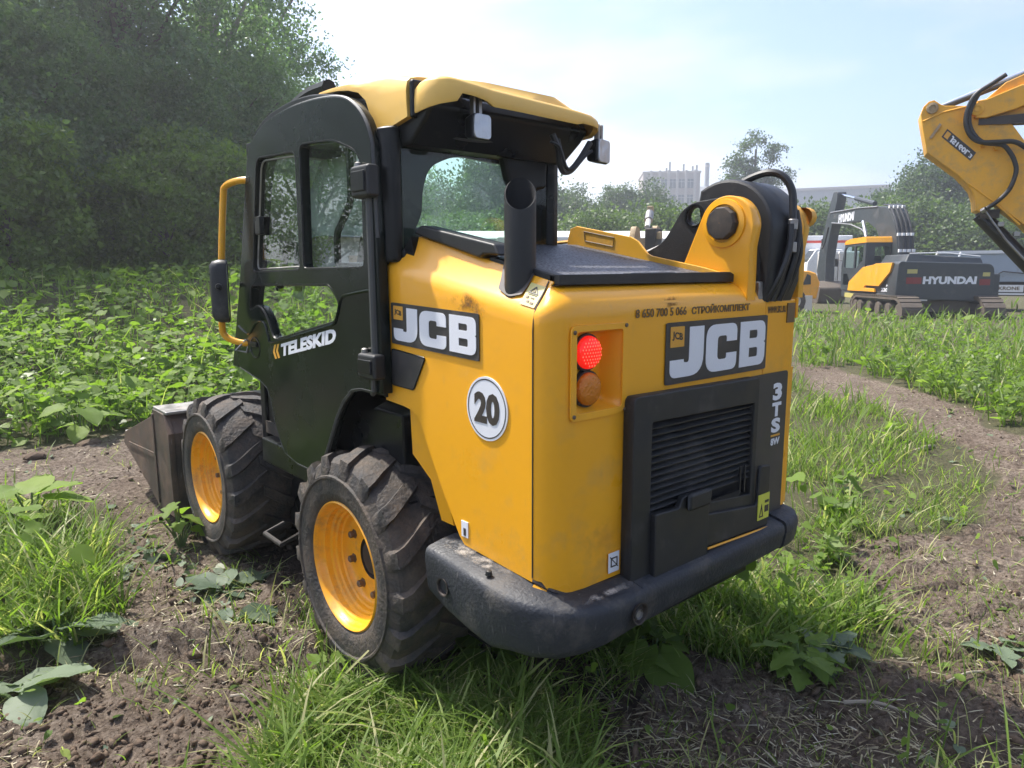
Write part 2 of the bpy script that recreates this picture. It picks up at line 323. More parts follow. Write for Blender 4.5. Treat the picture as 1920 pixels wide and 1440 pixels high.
# ------------------------------------------------------------------ ground
def _h(ix, iy, s):
    n = np.sin(ix*127.1+iy*311.7+s*74.7)*43758.5453
    return n-np.floor(n)
def vnoise(x, y, s=0):
    ix = np.floor(x); iy = np.floor(y); fx = x-ix; fy = y-iy
    fx = fx*fx*(3-2*fx); fy = fy*fy*(3-2*fy)
    a = _h(ix, iy, s); b = _h(ix+1, iy, s); c = _h(ix, iy+1, s); d = _h(ix+1, iy+1, s)
    return (a+(b-a)*fx)*(1-fy)+(c+(d-c)*fx)*fy
def fbm(x, y, f, o, s=0, g=.5):
    t = 0; a = 1; n = 0
    for k in range(o):
        t = t+a*vnoise(x*f+17.3*k, y*f-9.1*k, s+k); n += a; a *= g; f *= 2.03
    return t/n
POLY = dict(
 dirtA = [(-1.93, 5.62), (-1.24, 5.01), (-0.66, 4.87), (-0.33, 4.45), (-0.28, 3.12), (-0.31, 1.7), (-0.4, 0.67), (-0.59, 0.09), (-0.54, 0.59), (-0.58, 1.62), (-0.69, 1.93), (-0.89, 2.72), (-1.41, 3.17), (-1.94, 3.63), (-3.5, 5.2), (-3.5, 7.0)],
 dirtB = [(-1.94, 1.33), (-1.61, 1.12), (-1.34, 0.97), (-1.06, 0.85), (-0.62, 1.1), (-0.4, 1.17), (-0.54, 0.39), (-0.59, 0.09), (-0.75, 0.13), (-0.99, -0.38), (-1.19, -0.64), (-1.95, 0.02)],
 between = [(-1.12, .55), (-.62, .15), (-.58, 1.9), (-.80, 2.35), (-1.02, 2.0), (-1.15, 1.1)],
 grassC = [(-1.94, 3.77), (-1.4, 3.3), (-1.15, 2.9), (-1.02, 2.16), (-1.06, 1.49), (-1.02, 1.22), (-1.08, 0.95), (-1.15, 0.88), (-1.34, 1.0), (-1.6, 1.2), (-1.94, 1.44), (-2.6, 2.2), (-2.6, 4.6)],
 grassD = [(-0.74, -.10), (-0.58, -.10), (-0.33, 0.0), (-0.09, -0.18), (0.21, -0.5), (0.36, -0.73), (0.14, -0.83), (-0.04, -0.8), (-0.32, -0.95), (-0.59, -1.16), (-1.24, -0.59), (-1.03, -0.34)],
 dirtE = [(0.14, -0.83), (0.41, -0.88), (0.54, -1.14), (0.83, -1.38), (1.15, -1.47), (1.96, -1.91), (0.54, -2.14), (-0.56, -1.18), (-0.3, -0.98)],
 grassF = [(4.2, 0.7), (4.8, 0.45), (3.56, -0.26), (2.35, -0.63), (1.84, -0.96), (1.38, -1.29), (0.95, -1.25), (0.61, -1.1), (0.33, -0.81), (0.44, -0.59), (2.09, -0.4)],
 trackG = [(9.36, 3.51), (9.5, 2.52), (7.81, 0.8), (6.04, -0.04), (5.67, -1.32), (1.8, -1.94), (1.21, -1.47), (1.48, -1.25), (2.0, -0.93), (2.58, -0.59), (3.27, -1.2), (4.32, -0.93), (5.51, 0.76), (5.88, 1.59)],
 grassK = [(7.2, 2.6), (6.4, 1.0), (4.77, 0.1), (3.3, -.35), (2.9, .5), (4.5, 1.9)],
 grassH = [(4.86, 1.0), (5.33, 0.58), (4.75, -0.28), (3.96, -0.96), (2.97, -1.17), (2.5, -0.87), (2.35, -0.63)],
 grassI = [(21.12, 9.79), (23.95, 7.12), (26.96, 0.82), (6.0, -1.61), (6.23, -0.22), (7.76, 0.84), (9.74, 2.3), (8.76, 3.19)],
 weedsJ = [(26, 40), (14, 18), (6, 9), (3, 5.6), (.6, 4.5), (-.35, 4.55), (-0.64, 4.99), (-1.23, 5.12), (-2.28, 5.92), (-7, 10), (-12, 30)],
 under = [(-.45, -.9), (.9, -.9), (.9, 2.4), (-.5, 2.4)])
def inpoly(x, y, name):
    P = POLY[name]; r = np.zeros(x.shape, bool); n = len(P)
    for i in range(n):
        x0, y0 = P[i]; x1, y1 = P[i-1]
        if y0 == y1: continue
        c = ((y0 > y) != (y1 > y)) & (x < (x1-x0)*(y-y0)/(y1-y0)+x0); r ^= c
    return r
def warp(x, y):
    d = np.hypot(x-CAM[0], y-CAM[1]); a = np.clip(.10+.05*d, .1, .5)
    return x+a*(fbm(x, y, 1.7/np.clip(a*6, .6, 3), 3, 5)-.5)*2, y+a*(fbm(x, y, 1.9/np.clip(a*6, .6, 3), 3, 9)-.5)*2
def dirtmask(x, y):
    wx, wy = warp(x, y)
    d = inpoly(wx, wy, 'dirtA') | inpoly(wx, wy, 'dirtB') | inpoly(wx, wy, 'dirtE') | inpoly(wx, wy, 'trackG') | inpoly(wx, wy, 'under') | inpoly(wx, wy, 'between')
    d &= ~(inpoly(wx, wy, 'grassC') | inpoly(wx, wy, 'grassF') | inpoly(wx, wy, 'grassH') | inpoly(wx, wy, 'grassK'))
    return d
def bank(x, y):
    # the weedy bank that climbs to the trees on the left
    a = np.degrees(np.arctan2(x-CAM[0], y-CAM[1])); d = np.hypot(x-CAM[0], y-CAM[1])
    t = np.clip((d-7.2)/(16-7.2), 0, 1); k = np.clip((33-a)/9, 0, 1)*np.clip((a+75)/20, 0, 1)
    return 1.35*t*t*(3-2*t)*k*k*(3-2*k)
def ground_h(x, y, dm=None):
    d = np.hypot(x-CAM[0], y-CAM[1]); near = np.clip(1.3-d/14, 0, 1)
    if dm is None: dm = dirtmask(x, y).astype(float)
    h = .03*(fbm(x, y, .6, 3, 1)-.5)+bank(x, y)
    wheel = np.minimum(1, np.minimum(np.hypot(x+.45, y), np.minimum(np.hypot(x+.45, y-1.556), np.hypot(x-.75, y)))/.45)
    lump = fbm(x, y, 4.3, 5, 3, .6)-.5
    ridg = np.abs(fbm(x, y, 9, 3, 13)-.5)
    h = h+near*wheel*dm*(.030*(fbm(x, y, 19, 3, 61, .6)-.5)*np.clip(1.5-d/5, 0, 1))
    h = h+near*wheel*((.03+.075*dm)*lump+dm*(-.05*ridg+.016))
    # ridge pushed up beside a rut in the churned foreground and by the right-hand track
    h = h+.075*near*(.5+fbm(x, y, 3, 2, 71))*(np.exp(-((x*.79+y*.61+.42+.05*np.sin(3*x))/.07)**2)-.6*np.exp(-((x*.79+y*.61+.58+.05*np.sin(3*x))/.09)**2))*dm*(x < -.35)
    # lug prints of tyres across the right-hand track
    u = x*.80+y*.60; v = -x*.60+y*.80
    tr = inpoly(*warp(x, y), 'trackG') if np.ndim(x) else False
    h = h+near*.022*tr*(np.sin(u*24+4*np.sin(v*3)+3*fbm(x, y, 2, 2, 4)) > .1)*(fbm(x, y, 1.3, 2, 21) > .42)
    return h
def build_ground():
    az = np.concatenate([np.radians(np.linspace(41-180, 41-47, 46)[:-1]), np.radians(np.linspace(41-47, 41+47, 660)), np.radians(np.linspace(41+47, 41+180, 46)[1:])])
    rr = np.concatenate([np.linspace(.05, .75, 8)[:-1], np.geomspace(.75, 14, 520)[:-1], np.geomspace(14, 420, 100)])
    A, Q = np.meshgrid(az, rr, indexing='ij')
    X = CAM[0]+Q*np.sin(A); Y = CAM[1]+Q*np.cos(A)
    dm = dirtmask(X, Y).astype(float)
    # soften mask by neighbours
    sm = dm.copy()
    for k in range(3):
        sm[1:-1, 1:-1] = (sm[1:-1, 1:-1]*2+sm[:-2, 1:-1]+sm[2:, 1:-1]+sm[1:-1, :-2]+sm[1:-1, 2:])/6
    Z = ground_h(X, Y, sm)
    na, nr = X.shape
    co = np.stack([X, Y, Z], -1).reshape(-1, 3)
    i, j = np.meshgrid(np.arange(na-1), np.arange(nr-1), indexing='ij'); a = (i*nr+j).ravel()
    q = np.stack([a, a+1, a+nr+1, a+nr], 1)
    me = np_mesh('ground', co, q)
    at = me.attributes.new('dirt', 'FLOAT', 'POINT'); at.data.foreach_set('value', sm.ravel().astype(np.float32))
    darken = np.clip(.5*fbm(X, Y, 1.1, 4, 40)+.9*inpoly(*warp(X, Y), 'under')+.14*inpoly(*warp(X, Y), 'dirtE')+.02*inpoly(*warp(X, Y), 'dirtB'), 0, 1)  # noise tone, darkest under the machine, slightly darker on foreground dirt
    at = me.attributes.new('darken', 'FLOAT', 'POINT'); at.data.foreach_set('value', darken.ravel().astype(np.float32))
    me.shade_smooth()
    m = bpy.data.materials.new('soil'); m.use_nodes = True; n = m.node_tree.nodes; l = m.node_tree.links; b = n['Principled BSDF']; b.inputs['Roughness'].default_value = .92; b.inputs['Specular IOR Level'].default_value = .25
    t = n.new('ShaderNodeTexCoord')
    def noise(sc, det=8, ro=.6):
        q_ = n.new('ShaderNodeTexNoise'); q_.inputs['Scale'].default_value = sc; q_.inputs['Detail'].default_value = det; q_.inputs['Roughness'].default_value = ro; l.new(t.outputs['Object'], q_.inputs['Vector']); return q_.outputs['Fac']
    def mix(f, c1, c2):
        x = n.new('ShaderNodeMix'); x.data_type = 'RGBA'
        (l.new(f, x.inputs[0]) if not isinstance(f, float) else setattr(x.inputs[0], 'default_value', f))
        for s_, c_ in ((6, c1), (7, c2)): (l.new(c_, x.inputs[s_]) if not isinstance(c_, tuple) else setattr(x.inputs[s_], 'default_value', c_+(1,)))
        return x.outputs[2]
    def ramp(f, a_, b_):
        x = n.new('ShaderNodeMapRange'); x.inputs['From Min'].default_value = a_; x.inputs['From Max'].default_value = b_; l.new(f, x.inputs[0]); return x.outputs[0]
    ad = n.new('ShaderNodeAttribute'); ad.attribute_name = 'dirt'; aw = n.new('ShaderNodeAttribute'); aw.attribute_name = 'darken'
    dry = mix(ramp(noise(2.2), .35, .68), (.235, .178, .135), (.39, .32, .255))
    dry = mix(ramp(noise(38, 6, .7), .38, .66), (.085, .060, .043), dry)
    dry = mix(ramp(noise(130, 4, .7), .60, .72), dry, (.34, .29, .23))
    dark_soil = mix(ramp(noise(30), .35, .65), (.040, .029, .021), (.098, .072, .053))
    soil = mix(ramp(aw.outputs['Fac'], .28, .62), dry, dark_soil)
    gs = mix(ramp(noise(14), .35, .65), (.060, .055, .030), (.115, .110, .055))
    gs = mix(ramp(noise(60, 6, .7), .5, .7), gs, (.17, .155, .085))
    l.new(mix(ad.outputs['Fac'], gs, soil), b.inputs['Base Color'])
    bp = n.new('ShaderNodeBump'); bp.inputs['Strength'].default_value = .9; bp.inputs['Distance'].default_value = .03
    sm_ = n.new('ShaderNodeMath'); sm_.operation = 'ADD'; l.new(noise(34, 8, .7), sm_.inputs[0]); l.new(noise(110, 6, .7), sm_.inputs[1]); l.new(sm_.outputs[0], bp.inputs['Height']); l.new(bp.outputs[0], b.inputs['Normal'])
    me.materials.append(m)
    o = link(bpy.data.objects.new('ground', me)); o['kind'] = 'structure'; return o
def np_mesh(name, co, faces):
    me = bpy.data.meshes.new(name); k = faces.shape[1]
    me.vertices.add(len(co)); me.vertices.foreach_set('co', np.ascontiguousarray(co, np.float32).ravel())
    me.loops.add(faces.size); me.loops.foreach_set('vertex_index', np.ascontiguousarray(faces, np.int32).ravel())
    me.polygons.add(len(faces)); me.polygons.foreach_set('loop_start', np.arange(0, faces.size, k, dtype=np.int32))
    try: me.polygons.foreach_set('loop_total', np.full(len(faces), k, np.int32))
    except Exception: pass
    me.update(calc_edges=True); return me
build_ground()

# ------------------------------------------------------------------ scattering helpers
rng = np.random.default_rng(12)
def scat(name, base_v, base_f, pos, rot, sca, tint, m, parent=None, smooth=False):
    """copies of a small triangle mesh as one mesh; rot (N,3,3), sca (N,) or (N,3)"""
    N = len(pos); bv = np.asarray(base_v, float); bf = np.asarray(base_f)
    s = sca[:, None, None] if sca.ndim == 1 else sca[:, None, :]
    co = np.einsum('nij,nkj->nki', rot, bv[None]*s)+pos[:, None, :]
    f = (bf[None]+(np.arange(N)*len(bv))[:, None, None]).reshape(-1, bf.shape[1])
    me = np_mesh(name, co.reshape(-1, 3), f)
    at = me.attributes.new('tint', 'FLOAT', 'POINT'); at.data.foreach_set('value', np.repeat(tint, len(bv)).astype(np.float32))
    if smooth: me.shade_smooth()
    me.materials.append(m); return me
def eul(yaw, pitch, roll):
    cy, sy, cp, sp_, cr_, sr = np.cos(yaw), np.sin(yaw), np.cos(pitch), np.sin(pitch), np.cos(roll), np.sin(roll)
    o = np.zeros_like(yaw)
    Z = np.stack([np.stack([cy, -sy, o], -1), np.stack([sy, cy, o], -1), np.stack([o, o, o+1], -1)], -2)
    X = np.stack([np.stack([o+1, o, o], -1), np.stack([o, cp, -sp_], -1), np.stack([o, sp_, cp], -1)], -2)
    Yv = np.stack([np.stack([cr_, o, sr], -1), np.stack([o, o+1, o], -1), np.stack([-sr, o, cr_], -1)], -2)
    return Z @ X @ Yv
ML = dict(
 tall = leafmat('leaf_poplar', (.085, .15, .075), (.185, .275, .15), (.27, .34, .22), .55, .42),
 dark = leafmat('leaf_dark', (.095, .16, .075), (.18, .265, .125), (.25, .33, .17), .55, .45),
 lime = leafmat('leaf_maple', (.105, .165, .035), (.20, .285, .06), (.26, .34, .10), .55, .45),
 far = leafmat('leaf_far', (.045, .080, .036), (.10, .15, .062), (.14, .19, .08), .42, .5),
 farlime = leafmat('leaf_far_light', (.055, .095, .028), (.12, .175, .05), (.16, .21, .075), .4, .5),
 grass = leafmat('grass_blade', (.10, .165, .030), (.215, .30, .065), (.45, .43, .23), .5, .5, .3),
 dry = leafmat('dry_straw', (.25, .20, .12), (.44, .39, .27), (.50, .47, .38), .2, .7),
 burdock = leafmat('burdock_leaf', (.095, .165, .030), (.21, .30, .060), (.31, .38, .12), .5, .6, .25),
 grey = leafmat('dusty_leaf', (.075, .11, .07), (.17, .215, .135), (.28, .30, .22), .3, .55, .3))
bark = mat('bark', (.11, .09, .07), .9, var=.4, scale=14, bump=.6, bscale=30)
palebark = mat('pale_bark', (.26, .25, .22), .85, var=.35, scale=10, bump=.4, bscale=24)
LEAF_V = [(0, 0, 0), (-.32, .45, .06), (.32, .45, .06), (0, 1, 0)]; LEAF_F = [(0, 2, 1), (1, 2, 3)]

def crown_mesh(name, n, blobs, size, m, seed, clumps=90, csig=.3, flatness=.6, droop=0.):
    """leaf clumps spread through the crown's volume: blobs = (x, y, z, rx, ry, rz)"""
    g = np.random.default_rng(seed); B = np.array(blobs); vol = B[:, 3]*B[:, 4]*B[:, 5]
    bi = g.choice(len(B), clumps, p=vol/vol.sum())
    d = g.normal(size=(clumps, 3)); d /= np.linalg.norm(d, axis=1)[:, None]; rad = g.uniform(.25, 1, clumps)**.45
    cc = B[bi, :3]+d*rad[:, None]*B[bi, 3:]
    csz = g.uniform(.55, 1.35, clumps); w = csz**2; ci = g.choice(clumps, n, p=w/w.sum())
    off = g.normal(size=(n, 3))*(csig*csz[ci])[:, None]*np.array([1, 1, flatness])
    off[:, 2] -= droop*np.hypot(off[:, 0], off[:, 1])
    P = cc[ci]+off
    rot = eul(g.uniform(0, 6.283, n), g.normal(.1, .75, n), g.normal(0, .75, n))
    tint = np.clip(g.normal(.38, .2, n)+(csz[ci]-.95)*.1+g.normal(0, .13, clumps)[ci], 0, 1)
    return scat(name, LEAF_V, LEAF_F, P, rot, size*g.uniform(.6, 1.35, n), tint, m), cc
def trunk_mb(h, r, ends, seed, lean=0., top=.75):
    g = random.Random(seed); t = MB()
    P_ = [Vector((lean*z*.3+g.uniform(-.04, .04)*h*.1, g.uniform(-.04, .04)*h*.1, z)) for z in [h*top*k/5 for k in range(6)]]
    P_[0] = Vector((0, 0, -.15))
    t.tube(P_, r, 8, smooth=3, r1=r*.35)
    for e in ends:
        e = Vector(e); zz = min(e.z*.72, h*top*.92)*g.uniform(.55, 1.0); k = min(4, int(zz/(h*top)*5)); f = zz/(h*top)*5-k
        s_ = P_[k].lerp(P_[k+1], f); mid = s_.lerp(e, .5)+Vector((g.uniform(-.1, .1), g.uniform(-.1, .1), .12))*h*.1
        t.tube([s_, mid, e], r*.36, 5, smooth=3, r1=r*.07)
    return t
_tree = {}
def tree(name, label, x, y, key, scale=1., rz=0., group=None, sz=None, cat='tree', leaf=None, z=0.):
    """key -> shared crown and trunk meshes built once"""
    if key not in _tree:
        k = TREES[key]; cm, cc = crown_mesh('crown', k['n'], k['blobs'], k['leaf'], ML[k['m']], k['seed'], k.get('clumps', 90), k.get('csig', .3), k.get('flat', .6), k.get('droop', 0.))
        g = random.Random(k['seed']); ends = [tuple(cc[i]) for i in g.sample(range(len(cc)), min(len(cc), k.get('limbs', 12)))]
        tm = trunk_mb(k['h'], k['r'], ends, k['seed'], top=k.get('top', .75)).mesh('trunk', smooth=50); tm.materials.append(k.get('bark', bark)); _tree[key] = (cm, tm)
    cm, tm = _tree[key]
    o = empty(name, (x, y, z), label, cat, group, rz); o.scale = (scale, scale, sz or scale)
    link(bpy.data.objects.new('trunk', tm), o); link(bpy.data.objects.new('crown', cm), o); return o
TREES = dict(
 poplarA = dict(n=30000, blobs=[(0, 0, 4.2, 2.3, 2.3, 2.6), (.3, .2, 7.8, 2.1, 2.1, 2.8), (-1.2, .4, 5.6, 1.6, 1.6, 1.8), (1.4, -.4, 6.2, 1.5, 1.6, 1.8), (.1, 0, 10.5, 1.5, 1.5, 1.8)], leaf=.112, m='tall', seed=3, h=12, r=.2, clumps=420, csig=.23, limbs=26, bark=palebark),
 poplarB = dict(n=30000, blobs=[(0, 0, 3.6, 2.4, 2.4, 2.4), (-.6, .3, 6.8, 2.2, 2.0, 2.4), (1.1, -.2, 5.0, 1.7, 1.7, 1.9), (-.2, .2, 9.8, 1.7, 1.7, 2.3)], leaf=.112, m='tall', seed=5, h=11.5, r=.2, clumps=420, csig=.23, limbs=26),
 willow = dict(n=36000, blobs=[(0, 0, 2.6, 2.3, 2.2, 1.9), (.9, .2, 4.2, 1.6, 1.6, 1.5), (-1.1, -.2, 3.9, 1.5, 1.5, 1.5)], leaf=.095, m='dark', seed=8, h=5.5, r=.12, clumps=340, csig=.22, droop=.25, limbs=20),
 maple = dict(n=15500, blobs=[(0, 0, 1.1, 1.1, 1.0, 1.0), (.4, .1, 2.0, .8, .8, .8), (-.5, 0, 1.7, .7, .7, .7)], leaf=.10, m='lime', seed=11, h=2.9, r=.05, clumps=130, csig=.17, limbs=12),
 farA = dict(n=34000, blobs=[(0, 0, 3.2, 2.4, 2.4, 2.6), (.8, 0, 5.2, 1.6, 1.6, 1.8), (-1, 0, 4.4, 1.6, 1.6, 1.8)], leaf=0.17, m='far', seed=21, h=7.2, r=.16, clumps=260, csig=.36, limbs=14),
 farB = dict(n=32000, blobs=[(0, 0, 2.8, 2.6, 2.4, 2.4), (0, 0, 5.0, 1.6, 1.6, 2.2), (.2, 0, 7.2, .8, .8, 1.5)], leaf=0.17, m='far', seed=22, h=8.5, r=.16, clumps=240, csig=.34, limbs=14),
 farbush = dict(n=26000, blobs=[(0, 0, 1.3, 2.6, 2.0, 1.3), (1, 0, 2.0, 1.4, 1.3, 1.0), (-1.1, .2, 1.9, 1.4, 1.3, 1.0)], leaf=0.125, m='farlime', seed=23, h=3.2, r=.08, clumps=240, csig=.26, limbs=6),
 lone = dict(n=20000, blobs=[(0, 0, 3.6, 1.5, 1.3, 1.1), (-.75, 0, 5.4, .75, .7, 1.5), (.0, 0, 6.6, .45, .45, 1.6), (-.4, 0, 6.0, .5, .5, 1.4), (1.25, 0, 6.6, .55, .55, 1.4), (-1.3, 0, 4.3, .7, .7, .8), (.5, 0, 5.0, .5, .5, 1.2)], leaf=0.13, m='far', seed=29, h=8.2, r=.16, clumps=150, csig=.2, limbs=40, top=.85))
# ------------------------------------------------------------------ skid-steer loader
def wheel_mesh_parts():
    random.seed(4)
    # local: outer face at x=0, axle along +x
    T = MB(); W = .33
    half = [(.240, .022), (.252, .006), (.262, -.002), (.285, -.008), (.318, -.010), (.336, -.009), (.341, -.015), (.349, -.015), (.353, -.006), (.374, .002), (.396, .010), (.411, .03), (.418, .07), (.421, .165)]
    prof = half+[(r, W-h) for r, h in reversed(half[:-1])]
    T.lathe(prof, (0, 0, 0), 'x', 72)
    N = 17
    for side in (0, 1):
        for k in range(N):
            th0 = 2*math.pi*(k+.5*side)/N + random.uniform(-.01, .01)
            st = [(-.008, .356, .360, 0, .060), (-.006, .372, .388, 0, .070), (.004, .392, .427, .0, .078), (.035, .41, .437, .03, .076), (.075, .414, .440, .09, .074), (.125, .416, .439, .17, .072), (.178, .417, .434, .25, .060)]
            vs = []
            for (x, rb, rt, off, hw) in st:
                rt += random.uniform(-.007, .003)
                for (r, w) in ((rb-.01, hw*1.25), (rt, hw*.86)):
                    for sg in (-1, 1):
                        a = th0+(off if side == 0 else off)+sg*w
                        xx = x if side == 0 else W-x
                        vs.append((xx, r*math.sin(a), r*math.cos(a)))
            fs = []
            for i in range(len(st)-1):
                a = i*4; b = a+4
                fs += [(a, a+2, b+2, b), (a+2, a+3, b+3, b+2), (a+3, a+1, b+1, b+3)]
            fs += [(0, 1, 3, 2), (len(vs)-4, len(vs)-2, len(vs)-1, len(vs)-3)]
            T.add(vs, fs)
    rim = MB()
    pr = [(.249, .020), (.250, .006), (.244, .001), (.238, .006), (.234, .018), (.230, .034), (.222, .040), (.218, .060), (.206, .066), (.203, .076), (.194, .081), (.191, .094), (.183, .099), (.179, .113), (.170, .121), (.10, .124), (.083, .124)]
    rim.lathe(pr, (0, 0, 0), 'x', 64)
    hub = MB(); hub.lathe([(.084, .124), (.082, .150), (.070, .152), (.066, .125), (.05, .118), (.001, .118)], (0, 0, 0), 'x', 32)
    bolts = MB()
    me_b = []
    for k in range(8):
        b = MB(); a = 2*math.pi*(k+.5)/8; c = (0, .138*math.sin(a), .138*math.cos(a))
        b.lathe([(.019, .123), (.019, .119), (.014, .118), (.014, .100), (.009, .097), (.001, .097)], c, 'x', 6); me_b.append(b)
    return T, rim, hub, me_b
LD = empty('skid_steer_loader', (.16, .3, 0), 'yellow and black compact loader on churned mud, number 20 disc on its side', 'loader')
LD['world_base'] = True
_T, _rim, _hub, _bolts = wheel_mesh_parts()
_me = {}
def make_wheel(x, y, flip, spin):
    mt = Matrix.Translation((x, y, .437)) @ (Matrix.Rotation(math.pi, 4, 'Z') if flip else Matrix.Identity(4)) @ Matrix.Rotation(spin, 4, 'X')
    if not _me:
        _me['t'] = _T.mesh('tyre', smooth=32); _me['t'].materials.append(M['tyre'])
        _me['r'] = _rim.mesh('rim', smooth=40); _me['r'].materials.append(M['rim'])
        _me['h'] = _hub.mesh('hub'); _me['h'].materials.append(M['hub'])
        _me['b'] = []
        for b in _bolts:
            m_ = b.mesh('wheel_bolt', smooth=20); m_.materials.append(M['bolt']); _me['b'].append(m_)
    w = bpy.data.objects.new('wheel', None); link(w, LD); w.empty_display_size = .1
    w.matrix_local = Matrix.Translation(-LD.location) @ mt
    for nm, me in [('tyre', _me['t']), ('rim', _me['r']), ('hub', _me['h'])]+[('wheel_bolt', b) for b in _me['b']]:
        link(bpy.data.objects.new(nm, me), w)
    return w
make_wheel(-.613, 0, False, .1); make_wheel(-.613, 1.556, False, .9)
make_wheel(.933, 0, True, .4); make_wheel(.933, 1.556, True, .2)

# chassis between the wheels
c = MB(); c.box(-.28, .60, -.55, 2.0, .26, .62); c.box(-.26, .58, -.98, -.5, .40, .66); c.box(-.50, .80, -.30, 1.02, .62, .74)
c.box(-.34, .66, 1.0, 2.05, .60, .80)
c.box(-.43, .25, -.165, 1.09, .745, 1.02); c.box(-.30, .55, -.5, 1.2, .2, .7)
c.build('chassis', 'frame', LD, bevel=.01)
a = MB(); a.cyl((0, 0, .437), .10, -.36, .68, 'x'); a.cyl((0, 1.556, .437), .10, -.36, .68, 'x'); a.build('axle', 'hub', LD)
st = MB(); st.tube([(-.50, .62, .36), (-.60, .60, .34), (-.60, .78, .34), (-.50, .80, .36)], .012, 8); st.build('step', 'hub', LD)
# inner wheel arch
wa = MB(); wa.box(-.30, -.26, -.62, .36, .45, 1.14); wa.box(-.46, -.26, -.58, -.18, 1.10, 1.14); wa.build('wheel_arch', 'black', LD)

# left engine side panel with rolled shoulder
def ztop(y): return 1.557+(y+.155)*(1.425-1.557)/(-.924+.155)
def zup(y): return 1.655+(y+.265)*(1.515-1.655)/(-.90+.265)
sp = MB()
fold0 = [-.155, -.25, -.35, -.45, -.55, -.65, -.75, -.85, -.922]
out = [(-.922, .655), (-.60, .672), (-.574, .694), (-.525, .765), (-.478, .836), (-.44, .897), (-.404, .958), (-.37, 1.02), (-.345, 1.05), (-.315, 1.068), (-.26, 1.076), (-.141, 1.083)]
poly = [(y, z) for y, z in out]+[(y, ztop(y)-.045) for y in fold0]
n0 = len(poly); sp.add([(-.483, y, z) for y, z in poly], [tuple(range(n0))])
sp.add([(-.483, y, z) for y, z in out]+[(-.45, y, z) for y, z in out], [(i, i+1, i+1+len(out), i+len(out)) for i in range(len(out)-1)])
sp.add([(-.483, -.141, 1.083), (-.483, -.155, 1.512), (-.40, -.155, 1.512), (-.40, -.141, 1.083)], [(0, 1, 2, 3)])
rows = []
for k, y in enumerate(fold0):
    t = k/(len(fold0)-1); yt = -.265+(-.924+.265)*t
    zf = ztop(y); zu = zup(yt)
    r = [(-.483, y, zf-.045), (-.4815, y, zf-.02), (-.476, y-(.01*(1-t)), zf+.002)]
    for q in (.2, .4, .6, .8, 1.0):
        r.append((-.476+.068*q+.004*math.sin(q*3.14), y+(yt-y)*q, (zf+.002)+(zu-zf-.002)*q))
    r += [(-.392, yt, zu+.004), (-.36, yt, zu+.004)]
    rows.append(r)
sp.grid(rows)
sidep = sp.build('side_panel', 'yellow', LD, weld=.0006, smooth=42)
fr = MB(); fr.prism([(r[1], r[2]) for r in rows[0][2:8]]+[(-.30, 1.50), (-.155, 1.50)], -.44, -.41, 'x'); fr.build('panel_closure', 'frame', LD)
# inner arch flange
ip = MB(); ip.prism([(-.25, 1.06), (-.30, 1.05), (-.355, .99), (-.46, .81), (-.50, .70), (-.43, .70), (-.37, .83), (-.26, .90)], -.452, -.445, 'x'); ip.build('arch_inner_panel', 'yellow', LD)
fl = MB(); o2 = out[2:10]; fl.grid([[(-.452, y, z) for y, z in o2], [(-.34, y+.02, z) for y, z in o2]]); fl.build('arch_flange', 'yellow', LD)

# rear hood (wraps the left rear corner)
plan = [(-.483, -.924), (-.4815, -.940), (-.477, -.955), (-.468, -.969), (-.455, -.981), (-.438, -.990), (-.420, -.995), (-.40, -.997), (-.20, -.999), (-.10, -1.0), (.1, -1.002), (.3, -1.002), (.45, -1.0), (.52, -1.0), (.545, -1.0), (.562, -1.0), (.573, -1.0), (.578, -1.0)]
drop = [0]*13+[0, .008, .022, .042, .065]
hz = [.622, .75, .95, 1.145, 1.378, 1.41, 1.432]
curve = [(.004, 1.446), (.013, 1.462), (.028, 1.477), (.05, 1.490), (.078, 1.499), (.14, 1.508)]
cols = []
for i, (x, y) in enumerate(plan):
    if i == 0: d = Vector((1, 0))
    elif i >= 8: d = Vector((0, 1))
    else: d = Vector((plan[i+1][0]-plan[i-1][0], plan[i+1][1]-plan[i-1][1])).normalized(); d = Vector((-d.y, d.x)); d = d if d.y >= 0 else -d
    lo = .665 if i < 3 else (.645 if i < 5 else .622)
    lf = -.021*max(0, 1-i/7.)
    col = [(x, y, max(lo, h)) for h in hz[:5]]+[(x, y, h+lf) for h in hz[5:]]
    alt = [(.003, 1.427), (.016, 1.4435), (.031, 1.462), (.046, 1.481), (.061, 1.500), (.078, 1.512)]; wb = max(0, 1-i/7.)
    for ci, (off, h) in enumerate(curve):
        if wb > 0: off = off*(1-wb)+alt[ci][0]*wb; h = h*(1-wb)+alt[ci][1]*wb
        if drop[i]: h = min(h, 1.508-drop[i]-.0) if off > 0.01 else min(h, 1.50-drop[i])
        col.append((x+d.x*off, y+d.y*off, h))
    cols.append(col)
h = MB(); nr = len(cols[0])
vs = [p for c_ in cols for p in c_]; fs = []
for i in range(len(cols)-1):
    for j in range(nr-1):
        if i == 7 and j == 3: continue                      # opening of the lamp recess
        fs.append((i*nr+j, i*nr+j+1, (i+1)*nr+j+1, (i+1)*nr+j))
h.add(vs, fs)
h.add([cols[-1][j] for j in range(nr)]+[(.578, -.86, .622)], [tuple(range(nr+1))])
hood = h.build('rear_hood', 'yellow', LD, weld=.0005, smooth=42)
seam = MB(); seam.tube([(-.4845, -.9235, .67), (-.4845, -.9235, 1.38), (-.482, -.9235, 1.41), (-.472, -.921, 1.438), (-.41, -.908, 1.512)], .0022, 5); seam.build('panel_seam', 'ink', LD)
